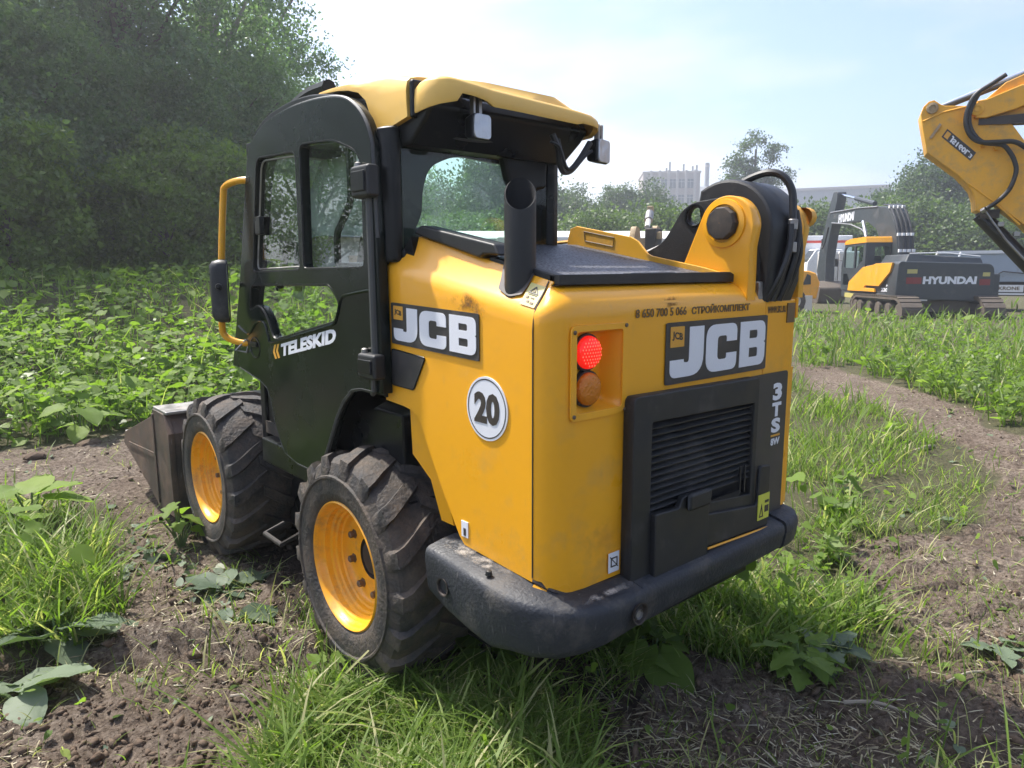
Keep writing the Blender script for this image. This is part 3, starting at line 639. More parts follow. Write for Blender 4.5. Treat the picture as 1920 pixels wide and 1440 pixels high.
lowl = MB(); lowl.tube([(-.484, -.925, .662), (-.456, -.984, .642), (-.40, -1.0, .617), (-.19, -1.003, .615)], .005, 6); lowl.build('hood_lip', 'ink', LD)
lip2 = MB(); lip2.tube([(-.486, -.93, .648), (-.458, -.99, .628), (-.40, -1.008, .604), (-.19, -1.010, .602)], .006, 6); lip2.build('hood_flange', 'yellow', LD)
# lamp recess: scooped pocket, deepest on the right
rc = MB()
X0, X1, Z0, Z1 = -.40, -.20, 1.145, 1.378
def pock(x, z):
    t = (x-X0)/(X1-X0); u = (z-Z0)/(Z1-Z0)
    e = min(1, min(u, 1-u)/.10)**.6
    dep = (.012+.052*min(1, t/.75))*e
    if t > .86: dep *= (1-t)/.14
    if t < .04: dep = .0
    return -.998+dep
xs = [X0+(X1-X0)*k/28 for k in range(29)]; zs = [Z0+(Z1-Z0)*k/28 for k in range(29)]
rc.grid([[(x, pock(x, z), z) for x in xs] for z in zs])
pocket = rc.build('lamp_pocket', 'yellow', LD, smooth=60)
fo = rp([(-.416, 1.128, .02), (-.182, 1.128, .05), (-.182, 1.392, .02), (-.416, 1.392, .02)]); fi = rp([(-.396, 1.147, .012), (-.203, 1.147, .012), (-.203, 1.376, .012), (-.396, 1.376, .012)])
place(flat([fo, fi], .004, .001), ony(-1.0)).build('lamp_frame', 'yellow', LD, smooth=40)
for (x, z) in ((-.405, 1.375), (-.192, 1.385), (-.405, 1.142), (-.192, 1.138)):
    MB().lathe([(.006, -1.004), (.006, -1.008), (.003, -1.0095), (.0005, -1.0095)], (x, 0, z), 'y', 10).build('lamp_screw', 'bolt', LD)
def lamp(name, x, z, m, r=.047):
    L = MB().lathe([(r, -.965), (r, -.990), (r*.97, -.996), (r*.80, -1.002), (r*.5, -1.0055), (r*.2, -1.0065), (.0005, -1.0066)], (x, 0, z), 'y', 28).build(name, m, LD, smooth=50)
    MB().lathe([(r+.006, -.965), (r+.006, -.985), (r, -.985)], (x, 0, z), 'y', 28).build('lamp_bezel', 'black', L)
    return L
tl = lamp('tail_light', -.333, 1.315, 'red'); lamp('indicator_light', -.331, 1.211, 'amber')
led = MB()
for i in range(-4, 5):
    for j in range(-4, 5):
        x = (i+.5*(j % 2))*.0105; z = j*.0092
        if x*x+z*z < .041**2:
            led.add([(-.333+x+dx, -1.0070+.004*((x*x+z*z)/.0017), 1.315+z+dz) for dx, dz in ((-.0033, 0), (0, -.0033), (.0033, 0), (0, .0033))], [(0, 1, 2, 3)])
led.build('led_cluster', 'led', tl, smooth=0)

# right rear post of the chassis
p = MB(); p.box(.584, .795, -1.0, -.62, .622, 1.432); pst = p.build('rear_post', 'yellow', LD, bevel=.006)
p = MB(); p.box(.797, .812, -1.004, -.7, 1.36, 1.436); p.box(.7975, .835, -.985, -.70, .622, 1.17); p.build('post_cover', 'yellow', LD, bevel=.004)
MB().box(.7965, .812, -.985, -.93, 1.235, 1.325).build('side_reflector', 'redmark', LD, bevel=.004)
MB().box(.73, .785, -1.0045, -1.0005, 1.345, 1.418).build('sticker', 'ink_worn', LD)
# badge on hood + text
def JCBglyph():
    J = [rp([(.56, 1), (1, 1), (1, 0, .42), (0, 0, .36), (0, .36), (.40, .36), (.40, .30, .05), (.56, .28, .1)], 6)]
    C = [rp([(1, .62), (1, 1, .30), (0, 1, .30), (0, 0, .30), (1, 0, .30), (1, .37), (.66, .37), (.66, .25, .06), (.36, .25, .10), (.36, .75, .10), (.66, .75, .06), (.66, .62)], 6)]
    B = [rp([(0, 0), (1, 0, .34), (1, .50, .2), (.94, .52), (1, .54, .2), (1, 1, .3), (0, 1)], 6), rp([(.36, .2), (.70, .2, .06), (.70, .41, .06), (.36, .41)]), rp([(.36, .62), (.68, .62, .06), (.68, .80, .06), (.36, .80)])]
    return J, C, B
def badge(name, plane, u0, u1, v0, v1, parent, slant=0.):
    """plate with letters: plane(u, v, w)"""
    U = lambda a: u0+(u1-u0)*a
    V = lambda b: v0+(v1-v0)*b
    def mp_(u, v, w): return plane(U(u), V(v)+slant*u, w)
    plate = place(([(x, y, z) for x, y, z in flat([rp([(0, 0, .03), (1, 0, .03), (1, 1, .03), (0, 1, .03)])], .0025)[0]], flat([rp([(0, 0, .03), (1, 0, .03), (1, 1, .03), (0, 1, .03)])], .0025)[1]), mp_).build(name, 'badge', parent, smooth=20)
    for g, (a, b) in zip(JCBglyph(), ((.035, .335), (.36, .665), (.70, .975))):
        vf = flat(g, .0015); vv = [(a+(b-a)*x, .10+.81*y, z+.0026) for x, y, z in vf[0]]
        place((vv, vf[1]), mp_).build('letter', 'white', plate, smooth=20)
    vf = flat([rp([(.035, .60, .01), (.155, .60, .01), (.155, .93, .01), (.035, .93, .01)])], .0012)
    em = place(([(x, y, z+.0026) for x, y, z in vf[0]], vf[1]), mp_).build('emblem', 'emblem', plate, smooth=20)
    vf = fit(text('JCB', .0008, .03), .05, .14, .69, .84, -.0)
    place(([(x, y-.5*(x-.095), z+.0040) for x, y, z in vf[0]], vf[1]), mp_).build('emblem_mark', 'ink', plate, smooth=20)
    return plate
badge('maker_badge', ony(-1.0035), -.004, .588, 1.186, 1.381, LD, .0)
badge('maker_badge', lambda u, v, w: (-.4845-w, u, v), -.199, -.690, 1.292, 1.434, LD, -.0185)
def print_on(name, body, plane, u0, u1, v0, v1, m, parent, bold=.02, depth=.0012, shear=0., spacing=1.0, rot=0.):
    vs, fs = fit(text(body, depth, bold, spacing), u0, u1, v0, v1, shear)
    if rot:
        vs = [(x, y+(x-u0)*rot, z) for x, y, z in vs]
    return place((vs, fs), plane).build(name, m, parent, smooth=20)
print_on('phone_number', '8 650 700 5 066', ony(-1.0025), -.148, .10, 1.402, 1.428, 'ink_worn', LD, .012)
print_on('dealer_name', 'СТРОЙКОМПЛЕКТ', ony(-1.0025), .128, .468, 1.402, 1.432, 'ink_worn', LD, .03)
print_on('web_address', 'WWW.SKL.RU', ony(-1.0015), .592, .722, 1.385, 1.41, 'ink_worn', LD, .02)

# "20" disc on the side panel
dsk = MB().lathe([(.0005, -.0028), (.097, -.0028), (.097, 0)], (-.4835, -.7225, 1.135), 'x', 48).build('speed_disc', 'white', LD, smooth=30)
MB().lathe([(.0905, -.0034), (.0865, -.0034)], (-.4835, -.7225, 1.135), 'x', 48).build('ring', 'ink', dsk, smooth=0)
print_on('numeral', '20', onx(-.4864), -.664, -.783, 1.088, 1.184, 'ink', dsk, .045)
# small stickers
wst = MB().box(-.4862, -.4832, -.622, -.588, .700, .752).build('sticker', 'white', LD)
MB().box(-.4872, -.4864, -.612, -.600, .705, .73).build('pictogram', 'ink', wst)
s2 = MB().box(-.250, -.202, -1.0062, -1.0035, .640, .703).build('sticker', 'white', LD, bevel=.004)
place(flat([[(-.241, .658), (-.211, .658), (-.211, .688), (-.241, .688)], [(-.237, .662), (-.215, .662), (-.215, .684), (-.237, .684)]], .001), ony(-1.0064)).build('pictogram', 'ink', s2, smooth=0)
MB().tube([(-.244, -1.0068, .691), (-.208, -1.0068, .655)], .0016, 4).build('pictogram_bar', 'ink', s2)
# caution label on the shoulder behind the exhaust
def shoulder(u, v, w):      # u 0..1 towards the rear, v 0..1 up the slope
    y = -.853-.060*u; zf = ztop(y); zu = zup(y); q = .10+.66*v
    return (-.476+.068*q-w*.8, y, zf+.002+(zu-zf)*q+w*.6+.0016)
cl = place(([(a_, b_, c_) for a_, b_, c_ in flat([rp([(0, 0, .04), (1, 0, .04), (1, 1, .04), (0, 1, .04)])], .002)[0]], flat([rp([(0, 0, .04), (1, 0, .04), (1, 1, .04), (0, 1, .04)])], .002)[1]), shoulder).build('caution_label', 'stick', LD, smooth=0)
place(flat([[(.16, .56), (.84, .56), (.5, .90)], [(.28, .61), (.72, .61), (.5, .82)]], .001), lambda u, v, w: shoulder(u, v, w+.0026)).build('warning_triangle', 'ink', cl, smooth=0)
place(flat([[(.2, .50), (.8, .50), (.8, .515), (.2, .515)]], .001), lambda u, v, w: shoulder(u, v, w+.0026)).build('rule', 'ink', cl, smooth=0)
mk = MB()
for (a_, b_, c_, d_) in ((.2, .32, .34, .42), (.5, .35, .72, .40), (.35, .16, .5, .24), (.6, .12, .8, .2), (.42, .64, .58, .70)): place(flat([[(a_, b_), (c_, b_), (c_, d_), (a_, d_)]], .001), lambda u, v, w: shoulder(u, v, w+.0026), mk)
mk.build('pictogram', 'ink_worn', cl, smooth=0)
# dark vent in the side panel
vt = rp([(-.196, 1.272, .012), (-.402, 1.258, .012), (-.328, 1.142, .012), (-.194, 1.145, .012)])
place(flat([vt], .003), onx(-.4842)).build('side_vent', 'badge', LD, smooth=20)
ring = MB(); ring.tube([(-.4862, y, z) for y, z in vt]+[(-.4862,)+vt[0]], .0025, 5); ring.build('vent_rim', 'frame', LD)

# rear grille
g0 = rp([(-.188, .598, .012), (.492, .606, .01), (.492, 1.163, .016), (-.188, 1.172, .02)]); g1 = rp([(-.108, .80, .008), (.470, .742, .008), (.470, 1.082, .012), (-.108, 1.094, .012)])
gf = place(flat([g0, g1], .034, .004), ony(-1.0045)).build('grille_frame', 'black', LD, smooth=35)
MB().box(-.13, .48, -1.0065, -1.0035, .62, 1.10).build('grille_back', 'gap', LD)
for k in range(13):
    z = .812+k*.0216; tl_ = MB(); xa, xb = -.106, .468
    tl_.hexa([(xa, -1.034, z-.006), (xb, -1.034, z-.006-.002), (xb, -1.008, z+.010), (xa, -1.008, z+.012)], [(xa, -1.035, z-.002), (xb, -1.035, z-.004), (xb, -1.009, z+.012), (xa, -1.009, z+.014)])
    tl_.build('slat', 'black', gf)
rail = MB(); rail.box(.395, .402, -1.042, -1.036, .76, .86); rail.box(.425, .432, -1.042, -1.036, .76, .86); rail.build('grille_rib', 'black', LD)
place(flat([rp([(.495, .606, .006), (.752, .610, .006), (.752, 1.165, .016), (.495, 1.165, .006)])], .004), ony(-1.0045)).build('model_plate', 'badge', LD, smooth=20)
vpl = ony(-1.0088)
for ch, z0, z1 in (('3', 1.058, 1.124), ('T', .996, 1.050), ('S', .934, .990)):
    print_on('letter', ch, vpl, .648, .712, z0, z1, 'white', LD, .05)
MB().box(.648, .712, -1.0105, -1.0088, .920, .927).build('rule', 'emblem', LD)
print_on('letter', '8W', vpl, .650, .714, .886, .913, 'white', LD, .03)
# lower guard of the grille
q = MB(); q.prism(rp([(-.100, .592), (.185, .584), (.185, .795, .008), (.17, .83, .012), (.035, .832, .012), (.02, .80, .01), (-.100, .806, .01)]), -1.062, -1.0395, 'y'); lg = q.build('grille_guard', 'black', LD, bevel=.005)
q = MB(); q.prism(rp([(.188, .625), (.580, .606, .01), (.580, .835, .01), (.505, .845, .02), (.50, .70, .02), (.188, .738)]), -1.055, -1.0398, 'y'); q.build('grille_guard', 'black', LD, bevel=.005)
q = MB(); q.box(.045, .165, -1.085, -1.0625, .785, .842); q.build('latch', 'black', LD, bevel=.012)
MB().box(.19, .395, -1.041, -1.037, .741, .775).build('latch_slot', 'gap', LD)
MB().tube([(.19, -1.0575, .618), (.575, -1.0575, .600)], .004, 6).build('guard_edge', 'yellow', LD)
ys = MB().box(.50, .575, -1.0585, -1.0555, .640, .735).build('sticker', 'sticky', LD)
place(flat([[(.507, .65), (.535, .65), (.521, .70)], [(.513, .655), (.529, .655), (.521, .685)]], .001), ony(-1.0588)).build('pictogram', 'ink', ys, smooth=0)
MB().box(.543, .569, -1.0597, -1.0588, .665, .69).box(.543, .569, -1.0597, -1.0588, .70, .71).build('pictogram', 'ink', ys, smooth=0)

# bumper: two corner castings and a middle bar
def bump_loft(name, pts):
    """pts: (x, y inner top, direction out, reach) -> section lofted along the plan path"""
    rows_ = []
    for (x, y, nx, ny, rch, zt, zb) in pts:
        sec = [(-.03, zt-.002), (0.0, zt), (rch*.45, zt-.007), (rch*.84, zt-.016), (rch*.95, zt-.024), (rch*.99, zt-.038), (rch, zt-.056), (rch*.975, zt*.5+zb*.5), (rch*.92, zb+.030), (rch*.86, zb+.010), (rch*.74, zb), (-.03, zb)]
        rows_.append([(x+nx*o, y+ny*o, z) for o, z in sec])
    b_ = MB(); b_.grid(rows_); n_ = len(rows_[0])
    b_.add(rows_[0], [tuple(range(n_))]); b_.add(rows_[-1], [tuple(range(n_))])
    return b_.build(name, 'bumper', LD, weld=.0005, smooth=50)
def corner(sx):   # plan path of the left corner (mirrored for the right)
    P = [(-.448, -.495, -1, .0), (-.452, -.60, -1, 0), (-.462, -.72, -1, -.03), (-.470, -.82, -1, -.10), (-.472, -.88, -1, -.30), (-.465, -.925, -.85, -.55), (-.44, -.965, -.60, -.80), (-.395, -.985, -.30, -.96), (-.34, -.995, -.10, -1), (-.27, -1.0, -.02, -1), (-.185, -1.0, 0, -1)]
    o_ = []
    for k, (x, y, nx, ny) in enumerate(P):
        l_ = math.hypot(nx, ny); rch = (.118, .118, .116, .114, .112, .110, .110, .110, .108, .104, .100)[k]
        zt = (.672, .668, .664, .66, .656, .650, .640, .628, .622, .620, .618)[k]; zb = (.49, .462, .448, .442, .462, .464, .466, .470, .474, .480, .486)[k]
        o_.append((x, y, nx/l_, ny/l_, rch, zt, zb))
    if sx > 0: o_ = [(.31-x, y, -nx, ny, rc_*.9, zt, zb+.02) for x, y, nx, ny, rc_, zt, zb in o_]
    return o_
bump_loft('bumper_corner', corner(-1))
bump_loft('bumper_bar', [(-.178, -1.0, 0, -1, .092, .616, .478), (.1, -1.0, 0, -1, .090, .616, .486), (.4, -1.0, 0, -1, .088, .616, .492), (.652, -1.0, 0, -1, .086, .616, .498)])
rcn = corner(-1)
bump_loft('bumper_corner', [(.66, -1.0, 0, -1, .090, .622, .495), (.70, -1.0, .04, -1, .090, .622, .495), (.745, -.99, .3, -.95, .090, .622, .495), (.775, -.965, .7, -.71, .090, .622, .495), (.79, -.92, .95, -.3, .088, .622, .495), (.795, -.84, 1, 0, .088, .622, .495), (.795, -.70, 1, 0, .088, .622, .495)])
for c_, ax in (((0, -.60, .555), 'x'), ((-.225, 0, .545), 'y')):
    r_ = MB()
    if ax == 'x': r_.lathe([(.030, -.575), (.026, -.574), (.024, -.560), (.001, -.560)], c_, 'x', 18)
    else: r_.lathe([(.034, -1.113), (.030, -1.112), (.027, -1.10), (.001, -1.10)], c_, 'y', 18)
    r_.build('bumper_socket', 'ink', LD)
MB().lathe([(.016, -1.111), (.016, -1.104), (.0005, -1.103)], (-.228, 0, .543), 'y', 8).build('bumper_bolt', 'steel', LD)
MB().lathe([(.011, .655), (.009, .668), (.0005, .670)], (-.545, -.80, 0), 'z', 10).build('bumper_plug', 'black', LD)
# bare scraped edge
random.seed(8); sc = MB()
for k in range(26):
    x = random.uniform(-.16, .62); w_ = random.uniform(.006, .03); z0 = .470+(x+.178)*.024; y0 = -1.0-.073+.007*(x+.178)
    sc.add([(x, y0+.014, z0+.018), (x+w_, y0+.014, z0+.019), (x+w_*.9, y0+.006, z0+.030+random.uniform(0, .008)), (x+w_*.2, y0+.006, z0+.028)], [(0, 1, 2, 3)])

stain('scuff', lambda u, v: (-.4852, -.52-.22*u, 1.425-.03*u+.06*v-.01*math.sin(9*u)), 'grime', LD)
stain('scuff', lambda u, v: (-.03+.10*u, -1.0012+(.0 if v < .5 else .006), 1.425+.04*v), 'grime', LD)
stain('mud_splash', lambda u, v: (-.42+.23*u, -1.0016, .63+.22*v), 'mudsplash', LD)
stain('dust_patch', lambda u, v: (-.48-.055*v, -.50-.36*u, .6745-.008*v-.010*u), 'dusting', LD)
stain('dust_patch', lambda u, v: (-.44+.24*u, -1.055-.03*v, .6265-.006*v+.006*(1-u)), 'dusting', LD)
sc.build('scraped_edge', 'steel', LD, smooth=0)
# ------------------------------------------------------------------ cab of the loader
arch = [(1.172, 1.303), (1.072, 1.561), (.997, 1.803), (.905, 2.052), (.82, 2.115), (.698, 2.153), (.532, 2.171), (.381, 2.174), (.2, 2.165), (.036, 2.142), (-.057, 2.102), (-.122, 2.045), (-.160, 1.975), (-.168, 1.891), (-.182, 1.555), (-.191, 1.121)]
arch = [(p_.x, p_.y) for p_ in spline([Vector(p_) for p_ in arch], 4)]
low = [(-.135, 1.116), (-.04, 1.116), (.034, 1.102), (.11, 1.047), (.173, .97), (.292, .784), (.344, .744), (.438, .71), (.554, .71), (.68, .735), (.741, .804), (.784, .884), (.809, .967), (.846, 1.01), (.924, 1.036), (1.169, 1.072), (1.262, 1.075)]
door_out = arch+low
w1 = rp([(.818, 2.028, .05), (.420, 2.008, .04), (.424, 1.545, .03), (.930, 1.535, .03)])
w2 = rp([(.382, 2.030, .04), (.10, 2.01, .06), (-.098, 1.94, .07), (-.098, 1.552, .03), (.396, 1.548, .03)])
w3 = rp([(.965, 1.478, .03), (.180, 1.490, .03), (.100, 1.420, .03), (.140, 1.350, .03), (.735, 1.236, .04), (.80, 1.340, .07), (.88, 1.388, .06), (.998, 1.358, .02)])
door = place(flat([door_out, w1, w2, w3], .03, .006), onx(-.492)).build('door', 'door', LD, smooth=40)
def rim_tube(loop, x, r, m, parent, name, closed=True):
    t_ = MB(); P_ = [(x, y, z) for y, z in loop]
    if closed: P_ = P_+[P_[0]]
    t_.tube(P_, r, 6); return t_.build(name, m, parent)
for nm, wv in (('window', w1), ('window', w2), ('window', w3)):
    pane = place(flat([wv], .004), onx(-.502)).build(nm, 'glass_clear', door, smooth=0)
    rim_tube(wv, -.523, .006, 'frame', door, 'window_seal')
# slider frame of the front pane, lock, marks
rim_tube(rp([(.80, 2.014, .05), (.436, 1.995, .04), (.440, 1.558, .03), (.912, 1.548, .03)]), -.510, .004, 'steel', door, 'sliding_sash')
MB().box(-.535, -.512, .80, .86, 1.70, 1.78).build('window_catch', 'frame', door, bevel=.006)
rim_tube(low[:-1], -.519, .010, 'seal', LD, 'arch_seal', False)
rim_tube(arch[:-5], -.519, .009, 'seal', LD, 'door_seal', False)
# raised lower skin line + recessed handle
ln = [(1.15, 1.275), (1.03, 1.245), (.93, 1.30), (.87, 1.315), (.815, 1.30), (.785, 1.245), (.745, 1.226), (.42, 1.287), (.17, 1.336), (.125, 1.365), (.085, 1.435), (.03, 1.455), (-.165, 1.478)]
t = MB(); t.tube([(-.5285, y, z) for y, z in ln], .006, 6, smooth=3); t.build('door_crease', 'door', door)
hd = MB().lathe([(.052, -.530), (.046, -.531), (.042, -.524), (.001, -.524)], (0, .955, 1.185), 'x', 24); hd.v = [(x, .955+(y-.955)*1.15, z) for x, y, z in hd.v]
hdl = hd.build('door_handle', 'frame', door)
MB().box(-.540, -.528, .915, .995, 1.19, 1.212).build('handle_grip', 'frame', hdl, bevel=.005)
ch = MB()
for k in (0, 1):
    o_ = .034*k; tt = lambda y, z: (-.5292, y-o_, z+.006*k)
    ch.add([tt(.728, 1.216), tt(.706, 1.220), tt(.724, 1.187), tt(.746, 1.183)], [(0, 1, 2, 3)]); ch.add([tt(.746, 1.183), tt(.724, 1.187), tt(.704, 1.158), tt(.726, 1.153)], [(0, 1, 2, 3)])
ch.build('chevron_mark', 'emblem', door, smooth=0)
print_on('model_name', 'TELESKID', onx(-.5285), .655, .135, 1.170, 1.226, 'white', door, .05, shear=0.10, rot=-.195)
# hinges and hinge tube
for z0, z1 in ((1.785, 1.892), (1.165, 1.255)):
    hb = MB().box(-.565, -.515, -.205, -.085, z0, z1).build('hinge', 'black', LD, bevel=.012)
    MB().box(-.572, -.565, -.19, -.10, z0+.02, z1-.02).build('hinge_cap', 'frame', hb, bevel=.004)
    MB().lathe([(.012, z1-.002), (.012, z1+.012), (.004, z1+.016), (.0005, z1+.016)], (-.54, -.10, 0), 'z', 10).build('hinge_pin', 'steel', hb)
t = MB(); t.tube([(-.527, -.150, 1.80), (-.527, -.155, 1.24)], .016, 10); t.tube([(-.535, -.148, 1.24), (-.535, -.148, 1.12), (-.53, -.13, 1.108)], .010, 8); t.build('hinge_tube', 'seal', LD)

# left wall of the cab behind the door, top rail
outer = [(1.20, 1.06), (1.205, 1.30), (1.105, 1.565), (1.03, 1.81), (.976, 2.06), (.90, 2.135), (.767, 2.186), (.545, 2.209), (.372, 2.206), (.229, 2.188), (.093, 2.159), (-.011, 2.120), (-.077, 2.056), (-.132, 1.97), (-.150, 1.89), (-.153, 1.67), (-.152, 1.56), (-.150, 1.1)]
outer = [(p_.x, p_.y) for p_ in spline([Vector(p_) for p_ in outer[:12]], 4)]+outer[12:]
inn = rp([(1.06, 1.12, .05), (1.10, 1.30, .05), (.98, 1.60, .05), (.90, 1.86, .05), (.83, 2.04, .08), (.6, 2.085, .1), (.3, 2.085, .1), (.02, 2.06, .1), (-.12, 1.93, .08), (-.13, 1.50, .05), (-.13, 1.20, .05), (.1, 1.18), (.3, .90), (.6, .86), (.80, 1.05)])
place(flat([outer, inn], .05, .006), onx(-.440)).build('cab_side_frame', 'frame', LD, smooth=40)
# rear pillar and walls
t = MB(); t.prism([(-.500, -.150), (-.492, -.195), (-.470, -.222), (-.445, -.222), (-.42, -.19), (-.44, -.15)], 1.57, 2.02, 'z'); t.build('rear_pillar', 'frame', LD, bevel=.012)
t = MB(); t.prism([(.225, -.23), (.25, -.245), (.285, -.235), (.29, -.18), (.24, -.17)], 1.5, 2.05, 'z'); t.build('rear_pillar', 'frame', LD, bevel=.01)
t = MB(); t.prism([(.155, -.13), (.19, -.13), (.20, -.08), (.16, -.08)], 1.5, 2.05, 'z'); t.build('inner_pillar', 'yellow_dirty', LD, bevel=.006)
rw_o = [(-.445, 1.30), (.235, 1.30), (.235, 2.06), (-.445, 2.06)]
rw_i = rp([(-.405, 1.62, .03), (-.345, 1.74, .02), (-.340, 1.82, .05), (-.31, 1.905, .07), (-.19, 1.957, .06), (.05, 1.945, .03), (.085, 1.915, .03), (.19, 1.905, .03), (.205, 1.62, .03)])
place(flat([rw_o, rw_i], .02, .003), ony(-.165)).build('rear_window_frame', 'frame', LD, smooth=40)
gl = MB(); gl.prism([(-.445, -.223), (-.40, -.226), (.225, -.226), (.225, -.222), (-.40, -.222), (-.445, -.219)], 1.60, 2.0, 'z'); gl.build('rear_window', 'glass', LD)
MB().box(-.45, .26, -.235, -.17, 1.12, 1.615).build('rear_wall', 'frame', LD, bevel=.01)
t = MB()
t.box(.235, .275, -.17, 1.15, .80, 1.50); t.box(.235, .275, -.17, -.09, 1.50, 2.07); t.box(.235, .275, .86, 1.0, 1.50, 2.07); t.box(.235, .275, -.1, .9, 2.065, 2.12)
t.build('cab_far_side', 'frame', LD, bevel=.008)
MB().box(.252, .256, -.09, .86, 1.50, 2.065).build('far_window', 'glass_clear', LD)
t = MB(); t.box(-.44, .24, 1.10, 1.16, .70, 1.12); t.box(-.44, .24, .86, .93, 2.06, 2.13); t.hexa([(-.47, 1.16, 1.10), (-.43, 1.16, 1.10), (-.43, 1.21, 1.10), (-.47, 1.21, 1.10)], [(-.47, .84, 2.06), (-.43, .84, 2.06), (-.43, .90, 2.06), (-.47, .90, 2.06)])
t.hexa([(.235, 1.14, 1.10), (.275, 1.14, 1.10), (.275, 1.20, 1.10), (.235, 1.20, 1.10)], [(.235, .84, 2.06), (.275, .84, 2.06), (.275, .90, 2.06), (.235, .90, 2.06)])
t.build('cab_front_frame', 'frame', LD, bevel=.008)
MB().box(-.44, .26, -.17, 1.12, .74, .80).build('cab_floor', 'hub', LD)
# ceiling block, black underside carrying the lights
t = MB(); t.prism([(-.15, 2.10), (.86, 2.10), (.84, 2.135), (.3, 2.19), (-.36, 2.11), (-.40, 2.06), (-.36, 2.02), (-.27, 1.955), (-.18, 1.955)], -.44, .285, 'x'); t.build('cab_ceiling', 'frame', LD, bevel=.015)
t = MB(); t.prism([(.02, 1.86), (.085, 1.83), (.215, 1.86), (.22, 2.0), (-.02, 2.0)], -.245, -.20, 'y'); t.build('wiper_housing', 'frame', LD, bevel=.015)
rt = MB(); rt.tube([(-.35, -.30, 2.005), (-.28, -.31, 1.988), (-.15, -.315, 1.99), (-.02, -.31, 2.015)], .006, 6, smooth=4); rt.build('ceiling_cable', 'seal', LD)
lbl = MB()
for k, (a_, b_) in enumerate(((.10, .13), (.06, .085), (.01, .05))): lbl.box(-.418, -.416, a_, b_, 1.945, 1.975)
lbl.build('ceiling_notice', 'white', LD)

# seat, bars, lever
t = MB(); t.hexa([(-.30, .02, 1.02), (.10, .02, 1.02), (.10, .46, 1.02), (-.30, .46, 1.02)], [(-.30, .0, 1.14), (.10, .0, 1.14), (.10, .48, 1.13), (-.30, .48, 1.13)])
sq = t.build('seat', 'seat', LD, bevel=.03); sq.location = (0, .42, .02)
t = MB(); t.hexa([(-.31, .00, 1.12), (.11, .00, 1.12), (.11, .13, 1.12), (-.31, .13, 1.12)], [(-.27, -.10, 1.71), (.07, -.10, 1.71), (.07, -.02, 1.71), (-.27, -.02, 1.71)]); t.build('backrest', 'seat', sq, bevel=.04, seg=3)
for x in (-.20, .0):
    t = MB(); t.tube([(x, .135, 1.18), (x, .06, 1.45), (x, .0, 1.66)], .018, 8); t.build('seat_bolster', 'seat', sq)
for k in range(6):
    z = 1.22+k*.075; y = .128-(z-1.12)*.235
    MB().tube([(-.19, y+.012, z), (-.01, y+.012, z)], .010, 6).build('seat_rib', 'seat', sq)
t = MB(); t.tube([(-.40, .215, 2.03), (-.40, .215, 1.83), (-.40, .235, 1.79), (-.40, .335, 1.70), (-.40, .345, 1.67), (-.40, .345, 1.575), (-.40, .32, 1.56), (-.40, -.08, 1.555)], .015, 8); t.build('safety_bar', 'frame', LD)
t = MB(); t.tube([(-.38, .99, 1.45), (-.38, .93, 1.56), (-.38, .88, 1.64), (-.38, .80, 1.66), (-.38, .765, 1.62), (-.38, .78, 1.45)], .018, 8, smooth=3); t.build('control_lever', 'frame', LD)
# torn protective film hanging inside the windscreen
f1 = [(.86, 1.66), (.54, 2.0), (-.0, 1.985), (-.05, 1.74), (-.04, 1.735), (.05, 1.745), (.10, 1.715), (.14, 1.672), (.40, 1.688), (.62, 1.690), (.76, 1.665), (.84, 1.61)]
place(flat([rp([(y, z, .02) for y, z in f1])], .001), onx(-.36)).build('torn_film', 'film', LD, smooth=0)
f2 = [(.87, 1.64), (.79, 1.60), (.725, 1.545), (.76, 1.48), (.80, 1.40), (.90, 1.42)]
place(flat([f2], .001), onx(-.352)).build('torn_film', 'film', LD, smooth=0)

# roof skins
def skin(name, secs):
    b_ = MB(); b_.grid(secs); return b_
# front left skin: side cheek folding over to the top
def topz(y): return 2.205-.10*max(0, -y-.02)**1.0*.9 if y < 0 else 2.205+.03*y
lowb = [(.325, 2.212), (.25, 2.205), (.17, 2.198), (.09, 2.185), (.02, 2.165), (-.03, 2.13), (-.058, 2.075), (-.07, 2.008), (-.13, 2.010), (-.21, 2.022), (-.294, 2.036)]
upb = [(.325, 2.222), (.25, 2.224), (.17, 2.222), (.09, 2.216), (.02, 2.208), (-.05, 2.202), (-.10, 2.196), (-.15, 2.190), (-.19, 2.183), (-.235, 2.172), (-.283, 2.160)]
rows_ = []
for (ya, za), (yb, zb) in zip(lowb, upb):
    rows_.append([(-.440, ya, za), (-.462, ya, za), (-.462, (ya*2+yb)/3, (za*2+zb)/3), (-.460, (ya+2*yb)/3, (za+2*zb)/3), (-.453, yb, zb-.012), (-.44, yb, zb), (-.41, yb, zb+.008), (-.2, yb, zb+.03), (.1, yb, zb+.03), (.27, yb, zb+.005), (.285, yb, zb-.08)])
b_ = MB(); b_.grid(rows_); b_.add([rows_[-1][k] for k in range(11)], [tuple(range(11))]); b_.add(rows_[0], [tuple(range(10, -1, -1))])
b_.build('roof_panel', 'roof', LD, weld=.0005, smooth=45)
